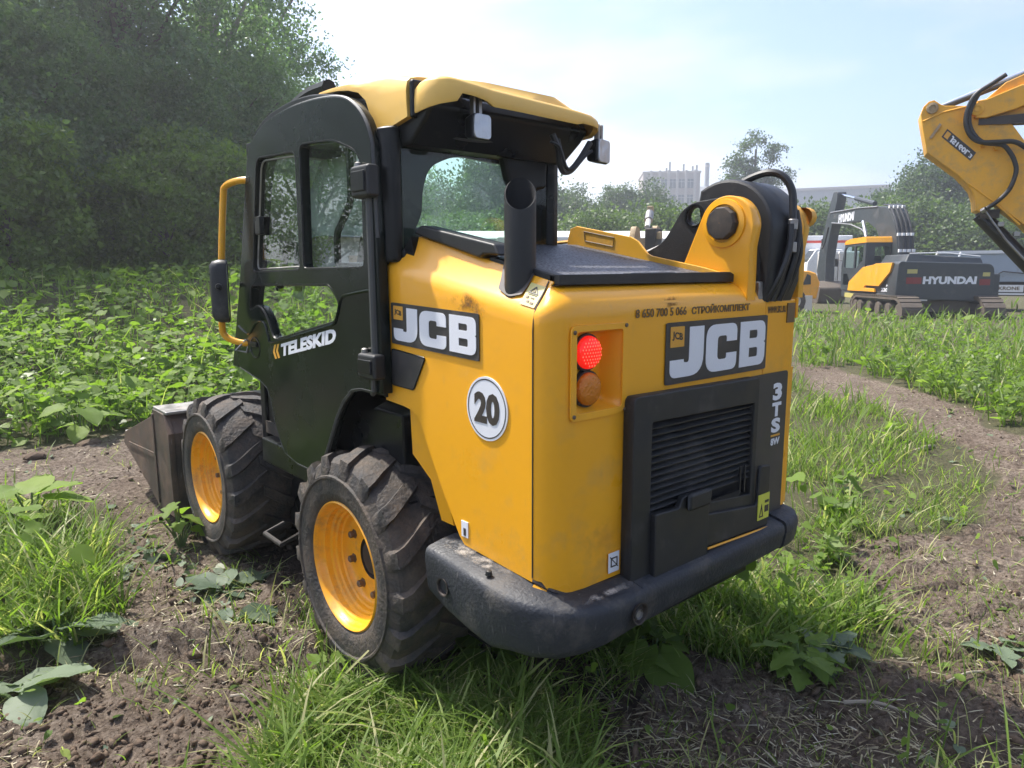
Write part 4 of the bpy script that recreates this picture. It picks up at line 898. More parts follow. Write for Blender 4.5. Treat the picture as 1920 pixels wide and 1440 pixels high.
# rear visor: wraps left side, rear edge and right side
vp = [(-.452, -.322, -1, 0, 2.045, 2.128), (-.453, -.345, -1, 0, 2.047, 2.137), (-.452, -.375, -1, -.1, 2.050, 2.142), (-.446, -.40, -1, -.3, 2.054, 2.143), (-.428, -.43, -.7, -.7, 2.060, 2.143), (-.40, -.448, -.3, -1, 2.066, 2.143), (-.375, -.452, -.1, -1, 2.072, 2.142), (-.355, -.453, 0, -1, 2.098, 2.141),
      (-.30, -.453, 0, -1, 2.096, 2.138), (-.255, -.453, 0, -1, 2.088, 2.134), (-.225, -.453, 0, -1, 2.074, 2.131), (-.1, -.453, 0, -1, 2.073, 2.127), (.0, -.453, 0, -1, 2.071, 2.124), (.1, -.453, 0, -1, 2.069, 2.121), (.165, -.453, 0, -1, 2.068, 2.118), (.20, -.453, 0, -1, 2.075, 2.116), (.25, -.452, .1, -1, 2.073, 2.112), (.285, -.445, .35, -.95, 2.070, 2.105), (.308, -.425, .8, -.6, 2.062, 2.095), (.315, -.39, 1, -.1, 2.045, 2.09), (.316, -.30, 1, 0, 2.04, 2.09)]
rows_ = []
for (x, y, nx, ny, za, zb) in vp:
    l_ = math.hypot(nx, ny); nx /= l_; ny /= l_
    rows_.append([(x-nx*.02, y-ny*.02, za+.004), (x-nx*.002, y-ny*.002, za-.002), (x, y, za+.003), (x, y, (za+zb)/2), (x-nx*.003, y-ny*.003, zb-.012), (x-nx*.010, y-ny*.010, zb-.003), (x-nx*.024, y-ny*.024, zb+.003), (x-nx*.07, y-ny*.07, zb+.012), (x*.5, -.30+(y+.30)*.4, 2.172)])
b_ = MB(); b_.grid(rows_); b_.add(rows_[0], [tuple(range(9))]); b_.add(rows_[-1], [tuple(range(8, -1, -1))])
b_.build('roof_panel', 'roof', LD, weld=.0005, smooth=48)
MB().box(-.458, .28, -.322, -.297, 2.03, 2.150).build('roof_joint', 'frame', LD, bevel=.01)
MB().tube([(-.43, .86, 2.16), (-.43, .5, 2.235), (-.43, .3, 2.24)], .03, 8, smooth=4).build('roof_rail', 'frame', LD)
# work lights
for (x, y, yaw) in ((-.264, -.428, .05), (.348, -.410, .25)):
    w = bpy.data.objects.new('work_light', None); link(w, LD); w.empty_display_size = .05
    w.matrix_local = Matrix.Translation((x-LD.location.x, y-LD.location.y, (2.008 if x < 0 else 1.994)-LD.location.z)) @ Matrix.Rotation(yaw, 4, 'Z')
    hw, hh = (.040, .043) if x < 0 else (.050, .047)
    b_ = MB(); b_.hexa([(-hw*.75, .05, -hh*.75), (hw*.75, .05, -hh*.75), (hw*.75, .05, hh*.75), (-hw*.75, .05, hh*.75)], [(-hw, -.005, -hh), (hw, -.005, -hh), (hw, -.005, hh), (-hw, -.005, hh)]); b_.build('lamp_housing', 'frame', w, bevel=.01, origin=(0, 0, 0))
    place(flat([rp([(-hw*.86, -hh*.86, .015), (hw*.86, -hh*.86, .015), (hw*.86, hh*.86, .015), (-hw*.86, hh*.86, .015)])], .004, .002), ony(-.006)).build('lamp_lens', 'lamp', w, origin=(0, 0, 0))
    b_ = MB(); b_.box(-.006, .006, .0, .02, hh*.9, hh+.05); b_.box(-.03, -.022, .0, .02, hh*.9, hh+.05); b_.build('lamp_bracket', 'steel', w, origin=(0, 0, 0))
t = MB()
t.tube([(.09, -.40, 2.03), (.115, -.405, 1.98), (.13, -.40, 1.93), (.16, -.39, 1.905), (.20, -.39, 1.915), (.24, -.40, 1.96), (.28, -.41, 2.02)], .012, 8, smooth=5); t.tube([(.13, -.39, 2.02), (.145, -.395, 1.96), (.17, -.40, 1.915), (.21, -.40, 1.925), (.255, -.41, 1.97), (.29, -.41, 1.99)], .007, 6, smooth=5)
t.tube([(.07, -.41, 2.0), (.10, -.425, 1.985), (.125, -.425, 1.94), (.15, -.41, 1.92)], .006, 6, smooth=5); t.build('light_cable', 'hose', LD)

# grab rail and mirror, front light at the cab's front edge
t = MB(); t.tube([(-.50, .93, 1.945), (-.545, .99, 1.945), (-.578, 1.065, 1.925), (-.585, 1.085, 1.87), (-.60, 1.115, 1.6), (-.61, 1.14, 1.3), (-.60, 1.14, 1.235), (-.56, 1.10, 1.205), (-.51, 1.05, 1.195)], .0155, 10, smooth=4); t.build('grab_rail', 'handrail', LD)
MB().box(-.53, -.49, .90, .96, 1.93, 1.96).build('rail_clamp', 'frame', LD, bevel=.006)
MB().tube([(-.53, 1.06, 1.215), (-.57, 1.09, 1.165), (-.53, 1.06, 1.155), (-.52, 1.05, 1.20)], .006, 6).build('rail_clamp', 'steel', LD)
mo = rp([(-.052, -.148, .05), (.052, -.148, .05), (.052, .148, .05), (-.052, .148, .05)], 6)
mr_ = bpy.data.objects.new('mirror', None); link(mr_, LD); mr_.empty_display_size = .05
mr_.matrix_local = Matrix.Translation(Vector((-.598, 1.10, 1.447))-LD.location) @ Matrix.Rotation(1.15, 4, 'Z') @ Matrix.Rotation(.03, 4, 'Y')
b_ = MB(); rows_ = []
for (s_, y) in ((.55, .062), (.85, .05), (.98, .025), (1.0, 0), (.97, -.012), (.90, -.014)): rows_.append([(u*s_ if abs(s_-1) > .5 else u*s_, y, v*(1-(1-s_)*.4)) for u, v in mo])
b_.grid(rows_, closed=True); b_.add(rows_[0], [tuple(range(len(mo)))]); b_.build('mirror_housing', 'black', mr_, origin=(0, 0, 0), weld=.0004, smooth=50)
place(flat([[(u*.89, v*.95) for u, v in mo]], .003), ony(-.008)).build('mirror_glass', 'mirror', mr_, origin=(0, 0, 0))
b_ = MB(); b_.tube([(-.10, .02, .02), (-.05, .03, .02)], .009, 8); b_.lathe([(.001, -.03), (.012, -.025), (.016, -.012), (.012, 0), (.001, .004)], (-.075, .02, .02), 'x', 10); b_.tube([(.05, .02, .03), (.10, .0, .03)], .012, 8); b_.build('mirror_arm', 'frame', mr_, origin=(0, 0, 0))
t = MB(); t.box(-.50, -.44, .93, 1.0, 2.04, 2.115); t.build('front_light', 'frame', LD, bevel=.01)

# exhaust stack: pipe cut slantwise, mouth facing back
ex = MB(); n_ = 28; rr = .0455; cx, cy = -.416, -.795
o_r = []; i_r = []; bt = []
for k in range(n_):
    a = 2*math.pi*k/n_; dx, dy = math.cos(a), math.sin(a)
    zt = 1.757+.048*(dx*.66+dy*.75)
    bt.append((cx+rr*dx, cy+rr*dy, 1.44)); o_r.append((cx+rr*dx, cy+rr*dy, zt)); i_r.append((cx+(rr-.004)*dx, cy+(rr-.004)*dy, zt))
ib = [(x, y, 1.58) for x, y, z in i_r]
ex.grid([bt, o_r], closed=True)
exo = ex.build('exhaust_stack', 'black', LD, smooth=50)
li = MB(); li.grid([[(x, y, z-.001) for x, y, z in o_r], i_r, ib], closed=True); li.add(ib, [tuple(range(n_))]); li.build('pipe_mouth_shade', 'gap', exo)  # near-black soot colour also paints the shade inside the mouth
well = rp([(-.66, 1.0), (-.66, .2), (-.60, .0), (-.30, -.02), (-.2, .2), (-.16, 1.0)])
def shl(y, q, w): 
    zf = ztop(y); zu = zup(y); return (-.476+.068*q-w*.8, y, zf+.002+(zu-zf)*q+w*.6)
wl_ = rp([(-.848, 1.02, 0), (-.848, .60, .03), (-.842, .36, .04), (-.80, .20, .04), (-.745, .32, .03), (-.735, .60, .02), (-.715, 1.02, 0)], 4)
place(flat([[(a_, b_*.1) for a_, b_ in wl_]], .001), lambda u, v, w: shl(u, v*10, w+.003)).build('well_shade', 'ink', LD, smooth=0)  # flat dark sheet paints the shaded notch round the pipe

# hood deck: screen between black rims
def dz(y): return 1.653+(y+.20)*(1.520-1.653)/(-.93+.20)
t = MB(); t.grid([[(x, y, dz(y)-.006-(.006 if abs(x) < .3 else 0)*0) for x in (-.385, -.2, 0, .2, .425)] for y in (-.20, -.35, -.5, -.65, -.8, -.915)]); t.build('deck_screen', 'mesh', LD, smooth=60)
t = MB()
for y0, y1 in ((-.64, -.93),): t.prism([(y0, dz(y0)-.02), (y0, dz(y0)+.012), (y1, dz(y1)+.010), (y1, dz(y1)-.02)], -.405, -.365, 'x')
t.build('deck_rim', 'black', LD, bevel=.006)
t = MB(); t.prism([(-.405, 1.502), (-.405, 1.530), (.43, 1.534), (.455, 1.525), (.455, 1.500)], -.945, -.905, 'y'); t.prism([(-.10, 1.5305), (.12, 1.5315), (.12, 1.5345), (-.10, 1.5335)], -.94, -.91, 'y'); t.build('deck_rim', 'black', LD, bevel=.006)
t = MB(); zc = lambda y: zup(y)
t.prism([(-.262, 1.665), (-.30, 1.692), (-.69, 1.620), (-.715, 1.585), (-.64, 1.590), (-.62, 1.578)], -.428, -.36, 'x'); t.build('deck_rim', 'black', LD, bevel=.008)
# guard plate on the right of the deck
gp = [(-.150, 1.640), (-.150, 1.668), (-.165, 1.713), (-.20, 1.722), (-.495, 1.667), (-.53, 1.650), (-.577, 1.602), (-.60, 1.592), (-.83, 1.549), (-.90, 1.532), (-.93, 1.50), (-.60, 1.54)]
gpl = place(flat([gp], .008, .002), onx(.438)).build('guard_plate', 'yellow_dirty', LD, smooth=30)
gw = [(-.245, 1.700), (-.41, 1.669), (-.405, 1.634), (-.25, 1.661)]
rim_tube(gw, .4285, .003, 'ink_worn', gpl, 'plate_outline')
MB().tube([(.44, -.15, 1.662), (.44, .35, 1.640)], .008, 6).build('guard_rail', 'yellow_dirty', LD)

# boom tower
tw = [(-.715, 1.50), (-.737, 1.564)]+[(-.905+.103*math.cos(R(a)), 1.690+.103*math.sin(R(a))) for a in range(22, 190, 8)]+[(-.997, 1.62), (-.998, 1.44), (-.90, 1.44)]
twp = place(flat([tw], .045, .004), onx(.50)).build('boom_tower', 'yellow', LD, smooth=35)
MB().box(.46, .50, -1.0, -.93, 1.434, 1.60).build('tower_web', 'yellow', LD, bevel=.006)
bs = MB().lathe([(.085, .452), (.083, .444), (.066, .441), (.064, .447)], (0, -.897, 1.702), 'x', 32).build('boss', 'yellow', twp)
pn = MB().lathe([(.058, .450), (.058, .430), (.053, .422), (.03, .420), (.001, .420)], (0, -.897, 1.702), 'x', 10).build('pivot_pin', 'hub', LD, smooth=25)
place(flat([[(y*1.0, z) for y, z in tw[2:-1]]+[(-.90, 1.44)]], .03, .004), onx(.84)).build('boom_tower', 'yellow_dirty', LD, smooth=35)
MB().lathe([(.001, .87), (.035, .868), (.036, .83)], (0, -.99, 1.735), 'x', 14).build('tower_pin', 'yellow_dirty', LD)
# boom: rounded pivot end, side plate with hole, beam running forward beside the cab
bo = [(-.99, 1.437), (-1.012, 1.50)]+[(-.83+.187*math.cos(R(a)), 1.668+.187*math.sin(R(a))) for a in range(190, 54, -6)]+[(-.726, 1.79), (-.735, 1.73), (-.76, 1.62)]+[(-.55, 1.54), (1.95, .92), (1.95, .72), (-.5, 1.36), (-.70, 1.40)]
bo = [(y, z) for y, z in bo]
place(flat([bo], .19, .012), onx(.755)).build('boom', 'black', LD, smooth=35)
ap = rp([(-.40, 1.46), (-.476, 1.605, .03), (-.57, 1.645, .04), (-.655, 1.765, .03), (-.70, 1.790, .03), (-.83, 1.800), (-.90, 1.70), (-.78, 1.46)])
hole = [(-.712+.035*math.cos(2*math.pi*k/20), 1.742+.035*math.sin(2*math.pi*k/20)) for k in range(20)]
apo = place(flat([ap, hole], .02, .003), onx(.562)).build('boom_side_plate', 'black', LD, smooth=35)
MB().lathe([(.044, .540), (.044, .534), (.036, .533), (.035, .541)], (0, -.712, 1.742), 'x', 20).build('hole_collar', 'frame', LD)
MB().box(.538, .5405, -.785, -.750, 1.638, 1.682).build('sticker', 'white', LD)
t = MB(); t.tube([(.60, -.40, 1.60), (.60, -.60, 1.665)], .008, 6); t.build('boom_rod', 'steel', LD)
# hoses
hs = [[(.62, -.70, 1.74), (.62, -.80, 1.80), (.63, -.90, 1.855), (.64, -.99, 1.885), (.65, -1.05, 1.872), (.66, -1.085, 1.82), (.66, -1.095, 1.74), (.655, -1.10, 1.66), (.63, -1.09, 1.56), (.61, -1.06, 1.43)],
      [(.64, -1.10, 1.70), (.63, -1.105, 1.62), (.60, -1.09, 1.52), (.585, -1.05, 1.43)], [(.69, -1.09, 1.75), (.70, -1.10, 1.66), (.68, -1.09, 1.54), (.66, -1.06, 1.43)], [(.73, -1.08, 1.70), (.735, -1.09, 1.6), (.72, -1.07, 1.5), (.71, -1.04, 1.43)], [(.56, -1.02, 1.62), (.555, -1.03, 1.55), (.55, -1.03, 1.43)]]
for i, hp in enumerate(hs):
    hp = [(x, y+.055 if y < -.85 else y, z) for x, y, z in hp]
    MB().tube(hp, .0135 if i == 0 else .0115, 8, smooth=5).build('hose', 'hose', LD)
for (x, y, z) in ((.66, -1.042, 1.70), (.655, -1.045, 1.62)): MB().lathe([(.016, -.018), (.018, -.016), (.018, .016), (.016, .018)], (x, y, z), 'z', 8).build('hose_fitting', 'steel', LD)
for bx_ in ((.53, .62, -1.0, -.96, 1.435, 1.50), (.70, .77, -1.0, -.97, 1.435, 1.50), (.735, .775, -.99, -.97, 1.503, 1.56)): MB().box(*bx_).build('hose_bracket', 'steel', LD, bevel=.006)
MB().box(.80, .83, -.95, -.90, 1.435, 1.60).build('tower_web', 'yellow_dirty', LD)

# bucket in front, with teeth along the lip
bk = [(2.02, .10), (2.02, .60), (2.10, .705), (2.32, .705), (2.34, .66), (3.10, .43), (3.14, .35), (2.86, .27), (2.30, .085)]
kb = empty
bx0, bx1 = -.66, .98
BK = bpy.data.objects.new('bucket', None); link(BK, LD)
BK.empty_display_size = .1
for x in (bx0, bx1-.03):
    place(flat([bk], .03, .004), onx(x+.03)).build('bucket_side', 'bucket', BK, smooth=30)
t = MB(); shell = [(2.10, .70), (2.02, .60), (2.02, .10), (2.30, .085), (2.86, .27), (3.12, .345)]
inner = [(y+.03, z+.02) for y, z in shell][::-1]
t.prism(shell+inner, bx0+.031, bx1-.031, 'x'); t.build('bucket_shell', 'bucket', BK)
MB().box(bx0+.002, bx1, 2.06, 2.335, .7055, .725).build('bucket_lip', 'steel', BK, bevel=.006)
MB().box(bx0-.012, bx0, 2.30, 2.33, .12, .68).build('wear_plate', 'bucket', BK)
t = MB(); t.hexa([(bx0-.010, 2.34, .40), (bx0-.010, 2.98, .36), (bx0-.010, 2.98, .385), (bx0-.010, 2.34, .43)], [(bx0, 2.34, .40), (bx0, 2.98, .36), (bx0, 2.98, .385), (bx0, 2.34, .43)]); t.build('wear_plate', 'bucket', BK)
for k in range(7):
    x = bx0+.02+k*(bx1-bx0-.12)/6
    MB().hexa([(x, 3.02, .31), (x+.07, 3.02, .31), (x+.07, 3.02, .37), (x, 3.02, .37)], [(x+.015, 3.26, .40), (x+.055, 3.26, .40), (x+.055, 3.26, .412), (x+.015, 3.26, .412)]).build('tooth', 'steel', BK)
print_on('marking', '9', onx(bx0-.001), 2.20, 2.15, .55, .62, 'white', BK, .02)
t = MB(); t.box(.0, .4, 1.85, 2.02, .2, .6); t.build('quick_hitch', 'frame', LD, bevel=.01)
# ------------------------------------------------------------------ places along the lines of sight
def at(px, d, z=0.):
    v = _F+_R*((px-960)/1333); v = Vector((v.x, v.y)).normalized(); return (CAM[0]+v.x*d, CAM[1]+v.y*d, z)
def aim(px):     # rotation that turns local -Y towards the camera
    v = _F+_R*((px-960)/1333); return math.atan2(v.y, v.x)-math.pi/2
X_ = dict()
M['grey_dark'] = mat('excavator_grey', (.036, .044, .050), .45, var=.15, scale=3, dirt=.3, dirtcol=(.12, .11, .10), dscale=2)
M['dullred'] = mat('dull_red_reflector', (.22, .022, .022), .4, var=.2)
M['orange'] = mat('excavator_orange', (.80, .36, .02), .4, var=.06, scale=2, dirt=.25, dirtcol=(.4, .28, .12))
M['trackmud'] = mat('track_steel_mud', (.10, .08, .062), .8, var=.4, scale=6, bump=.5, bscale=12)
M['whitepaint'] = mat('white_paint', (.80, .80, .80), .4, var=.05, scale=1.5, dirt=.18, dirtcol=(.35, .32, .28))
M['offwhite'] = mat('off_white_panel', (.60, .57, .53), .5, var=.06, scale=2)
M['bluegrey'] = mat('bluegrey_paint', (.36, .42, .50), .4, var=.08, scale=1, dirt=.2)
M['rust'] = mat('rusty_beige', (.42, .31, .19), .75, var=.35, scale=6, bump=.3, dirt=.4, dirtcol=(.14, .08, .045))
M['darkwin'] = mat('dark_window', (.03, .035, .04), .12, var=.2)
M['concrete'] = mat('office_panel', (.40, .35, .32), .85, var=.10, scale=.5, bump=.2, bscale=3, dirt=.3, dirtcol=(.25, .22, .2), dscale=.4)
M['pier'] = mat('office_pier', (.47, .43, .40), .85, var=.08, scale=.6)
M['winglass'] = mat('office_window', (.09, .10, .12), .15, var=.5, scale=.35)
M['roofgrey'] = mat('grey_roof_sheet', (.26, .27, .28), .6, var=.15, scale=1.2)
M['plaster'] = mat('old_whitewash', (.52, .52, .50), .9, var=.2, scale=2, dirt=.45, dirtcol=(.2, .17, .14), dscale=1.2)
M['yellow_clean'] = mat('loader_yellow', (.78, .40, .03), .4, var=.06, dirt=.2)

# ------------------------------------------------------------------ buildings far behind
b = empty('office_building', at(1247, 150), 'pale panel office block with tall ribs and aerials on its flat roof, beyond the trees', 'building', rz=aim(1247)+.12)
MB().box(-5.6, 5.6, 0, 12, 0, 20.4).build('wall', 'concrete', b)
for k in range(6): MB().box(-4.3+k*1.72, -3.85+k*1.72, -.5, -.003, 2, 20.9).build('rib', 'pier', b)
for fl_ in range(6):
    for k in range(5):
        x = -3.8+k*1.72; z = 2.2+fl_*3.05
        w = MB().box(x+.05, x+1.20, -.06, -.004, z, z+1.75).build('window', 'winglass', b)
        MB().box(x+.60, x+.65, -.10, -.062, z, z+1.75).box(x+.05, x+1.2, -.10, -.062, z+1.2, z+1.26).build('sash', 'offwhite', w)
for fl_ in (3,): MB().box(-3.65, -2.75, -.35, -.07, 12.1, 13.1).build('air_unit', 'whitepaint', b)
MB().box(-5.75, 5.75, -.15, 12.1, 20.4, 20.75).build('parapet', 'pier', b)
for x, h_ in ((-1.0, .9), (-.35, 2.1), (2.4, 1.6), (4.2, 1.2), (5.0, 1.4)): MB().box(x, x+.35, 2, 2.3, 20.75, 20.75+h_).build('aerial', 'roofgrey', b)
b = empty('long_hall', at(1372, 170), 'low pale hall with a grey sloping roof joined behind the office block', 'building', rz=aim(1372)+.1)
MB().box(-11, 10, 0, 12, 0, 17.2).build('wall', 'concrete', b)
MB().hexa([(-11.2, -.3, 17.2), (10.2, -.3, 17.2), (10.2, 12, 17.2), (-11.2, 12, 17.2)], [(-11.2, 3, 20.2), (10.2, 3, 19.0), (10.2, 12, 19.0), (-11.2, 12, 20.2)]).build('roof', 'roofgrey', b)
for k in range(7): MB().box(-8.5+k*2.4, -7.2+k*2.4, -.08, -.004, 13.2, 15.3).build('window', 'winglass', b)
c_ = empty('chimney', at(1310, 175), 'slim dark chimney standing up beside the office block', 'chimney'); MB().lathe([(.65, 0), (.5, 25.5), (.38, 25.5), (.38, 24)], (0, 0, 0), 'z', 12).build('flue', 'roofgrey', c_)
MB().lathe([(.62, 24.6), (.62, 25.0)], (0, 0, 0), 'z', 12).build('rim_band', 'pier', c_)
b = empty('flat_warehouse', at(1530, 190), 'wide grey flat-roofed warehouse low behind the bushes', 'building', rz=aim(1530))
MB().box(-12, 13, 0, 15, 0, 20.0).build('wall', 'roofgrey', b); MB().box(-12.3, 13.3, -.4, 15.3, 20.0, 20.6).build('roof', 'concrete', b)
t_ = empty('lattice_mast', at(1753, 130), 'thin lattice mast rising out of the trees', 'mast'); lm = MB()
for sx, sy in ((-1, -1), (1, -1), (1, 1), (-1, 1)): lm.tube([(sx*1.6, sy*1.6, 0), (sx*.35, sy*.35, 20.2)], .09, 4)
for k in range(9):
    f0 = 1-k/9*.78; f1 = 1-(k+1)/9*.78; z0 = k*2.2; z1 = z0+2.2
    for (ax, ay), (bx, by) in (((-1, -1), (1, -1)), ((1, -1), (1, 1)), ((1, 1), (-1, 1)), ((-1, 1), (-1, -1))): lm.tube([(ax*1.6*f0, ay*1.6*f0, z0), (bx*1.6*f1, by*1.6*f1, z1)], .05, 4)
lm.build('lattice', 'roofgrey', t_)
g_ = empty('old_garage', at(640, 21), 'old whitewashed garage with a grey sheet roof seen through the cab window', 'building', rz=aim(640)+.5)
MB().box(-3.0, 3.4, 0, 5, -.1, 2.45).build('wall', 'plaster', g_)
MB().hexa([(-3.3, -.5, 2.45), (3.7, -.5, 2.45), (3.7, 5.4, 2.45), (-3.3, 5.4, 2.45)], [(-3.3, -.45, 2.6), (3.7, -.45, 2.6), (3.7, 5.4, 3.15), (-3.3, 5.4, 3.15)]).build('roof', 'roofgrey', g_)
MB().box(-2.2, -1.2, -.03, -.004, 1.0, 1.9).build('window', 'darkwin', g_); MB().box(.4, 1.3, -.04, -.004, .0, 1.95).build('door', 'rust', g_)
g_ = empty('white_shed', at(255, 24), 'white shed wall glimpsed behind the tall trees', 'shed', rz=aim(255)+.2)
MB().box(-3.2, 3.0, 0, 4, -.1, 2.9).build('wall', 'plaster', g_); MB().box(-3.4, 3.2, -.3, 4.3, 2.9, 3.05).build('roof', 'roofgrey', g_); MB().box(-1.0, .0, -.04, -.004, 1.1, 2.0).build('window', 'darkwin', g_)

# ------------------------------------------------------------------ dark excavator on the right
EX = empty('excavator', (21.999, 6.784, -.07), 'dark grey and orange tracked excavator standing in the weeds, its boom folded forward', 'excavator', rz=-R(47))
cw = rp([(0, .70, .05), (.04, 1.80, .10), (2.80, 1.72, .22), (2.84, .60, .10)], 5)
cwo = place(flat([cw], .62, .03), lambda u, v, w: (u, w-.0, v)).build('counterweight', 'grey_dark', EX, smooth=40)
def xr(u, v, w): return (u, -.006-w, v)
print_on('maker_name', 'HYUNDAI', lambda u, v, w: (u, -.031-w, v), .76, 2.34, 1.12, 1.36, 'white', cwo, .055, shear=.03)
MB().box(.27, .72, -.034, -.030, 1.13, 1.33).build('reflector_band', 'dullred', cwo); MB().box(2.42, 2.73, -.034, -.030, 1.09, 1.28).build('reflector_band', 'dullred', cwo)
MB().box(.28, .58, -.035, -.030, 1.45, 1.58).build('label', 'stick', cwo); MB().box(2.50, 2.71, -.035, -.030, 1.36, 1.48).build('label', 'stick', cwo)
MB().box(.02, 2.82, .3, 4.95, .55, .80).build('deck', 'grey_dark', EX, bevel=.03)
side = rp([(.30, 1.78), (1.6, 1.76), (1.85, 1.72), (2.75, 1.64), (4.0, 1.12), (4.08, .82), (1.58, .84), (1.62, .93), (2.55, .94), (2.42, 1.04), (1.25, 1.04), (.44, 1.50)])
place(flat([side], .05, .01), lambda u, v, w: (.0-w, u, v)).build('side_door', 'orange', EX, smooth=30)
MB().box(-.058, -.05, .55, 1.55, 1.58, 1.72).build('side_louvre', 'hub', EX)
MB().box(.04, .9, .62, 2.7, .80, 1.72).build('side_box', 'grey_dark', EX, bevel=.02)
print_on('model_number', 'HX', lambda u, v, w: (-.002-w+.036, u, v), .85, .55, 1.02, 1.11, 'white', EX, .04); print_on('model_number', '220S', lambda u, v, w: (-.002-w+.036, u, v), 1.25, .55, .86, .98, 'white', EX, .04)
t = MB(); t.hexa([(.38, .5, 1.72), (2.80, .5, 1.68), (2.80, 2.5, 1.68), (.38, 2.5, 1.72)], [(.55, .62, 2.06), (2.74, .62, 1.94), (2.74, 2.45, 1.94), (.55, 2.45, 2.06)]); t.build('engine_hood', 'grey_dark', EX, bevel=.05)
t = MB(); t.tube([(.6, .65, 2.08), (1.6, .62, 2.10), (2.7, .62, 1.98)], .02, 6); t.tube([(2.2, .9, 1.95), (2.25, .9, 2.12)], .03, 6); t.build('hood_rail', 'whitepaint', EX)
# cab
CB = bpy.data.objects.new('cab', None); link(CB, EX)
lw = [rp([(2.95, 1.90, .05), (3.55, 1.62, .05), (3.70, 1.60, .05), (3.70, 2.40, .05), (2.95, 2.42, .05)]), rp([(3.82, 1.62, .05), (4.78, 1.64, .05), (4.80, 2.30, .05), (4.6, 2.40, .05), (3.82, 2.40, .05)]), rp([(3.95, 1.0, .04), (4.80, 1.0, .04), (4.80, 1.42, .04), (4.4, 1.42, .04)])]
place(flat([rp([(2.72, .82), (4.98, .82, .05), (5.05, 1.7), (4.80, 2.50, .12), (2.72, 2.50)])]+lw, .06), lambda u, v, w: (.0+w, u, v)).build('cab_side', 'grey_dark', CB)
place(flat([rp([(.07, .9), (.98, .9), (.98, 2.50), (.07, 2.50)]), rp([(.30, 1.86, .04), (.80, 1.86, .04), (.80, 2.36, .04), (.30, 2.36, .04)])], .06), lambda u, v, w: (u, 2.72+w, v)).build('cab_rear', 'grey_dark', CB)
MB().box(.92, .98, 2.8, 4.9, .9, 1.5).box(.92, .98, 2.8, 2.9, 1.5, 2.5).box(.92, .98, 4.8, 4.9, 1.5, 2.5).box(.06, .92, 4.85, 4.95, .9, 1.5).build('cab_side', 'grey_dark', CB)
MB().box(.3, .8, 2.73, 2.735, 1.86, 2.36).build('window', 'glass', CB)
for w_ in lw: place(flat([w_], .004), lambda u, v, w: (.03+w, u, v)).build('window', 'glass', CB, smooth=0)
t = MB(); t.prism(rp([(2.66, 2.50), (4.85, 2.48, .05), (4.75, 2.62, .08), (4.2, 2.68), (2.75, 2.70, .05)]), -.02, 1.02, 'x'); t.build('cab_roof', 'orange', CB, bevel=.02)
MB().box(.35, .75, 3.2, 3.7, .9, 2.05).build('seat', 'hub', CB, bevel=.08)
MB().tube([(-.02, 4.98, 1.9), (-.16, 5.15, 1.95), (-.16, 5.15, 1.7)], .02, 6).box(-.24, -.10, 5.12, 5.17, 1.68, 1.98).build('cab_mirror', 'grey_dark', CB)
# boom, arm, cylinders, hoses
bm_ = rp([(2.0, 1.5), (2.15, 2.1, .2), (2.62, 3.15, .3), (3.25, 3.72, .35), (4.9, 3.88, .3), (9.45, 4.06, .1), (9.80, 3.86, .1), (9.25, 3.54, .1), (6.5, 3.44), (5.2, 3.38, .2), (4.2, 3.05, .3), (3.3, 2.2), (3.0, 1.5)])
bo_ = place(flat([bm_], .50, .01), lambda u, v, w: (.85+w, u, v)).build('boom', 'grey_dark', EX, smooth=35)
print_on('maker_name', 'HYUNDAI', lambda u, v, w: (.84-w, u, v), 8.35, 6.55, 3.50, 3.84, 'white', bo_, .05, shear=.1, rot=0.0)
MB().tube([(.835, 9.4, 4.0), (.835, 6, 3.93), (.835, 4.8, 3.86), (.835, 4.2, 3.83)], .03, 6).build('pipe', 'steel', EX)
MB().tube([(.82, 9.1, 3.55), (.82, 6.8, 3.35), (.82, 5.6, 3.1), (.82, 5.2, 2.95)], .03, 6).build('pipe', 'steel', EX)
ar = rp([(9.40, 4.86, .1), (8.95, 4.84, .1), (8.92, 4.5), (9.25, 3.7), (9.55, 3.1), (9.85, 2.0), (9.75, .85, .1), (10.55, .72, .1), (11.05, 1.5), (10.75, 2.5), (10.25, 3.5), (9.75, 4.4)])
place(flat([ar], .36, .01), lambda u, v, w: (.92+w, u, v)).build('arm', 'grey_dark', EX, smooth=35)
MB().tube([(1.1, 5.2, 4.02), (1.1, 7.2, 4.40)], .09, 10).build('arm_cylinder', 'grey_dark', EX); MB().tube([(1.1, 7.2, 4.40), (1.1, 9.1, 4.74)], .055, 10).build('cylinder_rod', 'chrome', EX)
for x in (.72, 1.48): 
    MB().tube([(x, 4.2, 2.0), (x, 4.75, 2.75)], .10, 10).build('boom_cylinder', 'grey_dark', EX); MB().tube([(x, 4.75, 2.75), (x, 5.2, 3.38)], .06, 10).build('cylinder_rod', 'chrome', EX)
for k in range(4):
    x = .88+k*.145
    MB().tube([(x, 3.75, 3.86), (x, 3.2, 3.74), (x, 2.68, 3.3), (x, 2.3, 2.7), (x, 2.12, 2.2), (x, 2.05, 1.9)], .035, 6, smooth=4).build('hose', 'hose', EX)
    for (y, z) in ((3.2, 3.74), (2.32, 2.75), (2.12, 2.2)): MB().box(x-.045, x+.045, y-.05, y+.04, z-.05, z+.05).build('hose_clamp', 'whitepaint', EX)
MB().tube([(.8, 10.2, 2.9), (.78, 10.0, 2.5), (.80, 9.7, 2.9), (.82, 9.5, 3.4)], .035, 6, smooth=4).build('hose', 'hose', EX)
MB().box(.80, 1.45, 9.7, 10.7, .45, .9).build('bucket_link', 'steel', EX, bevel=.05)
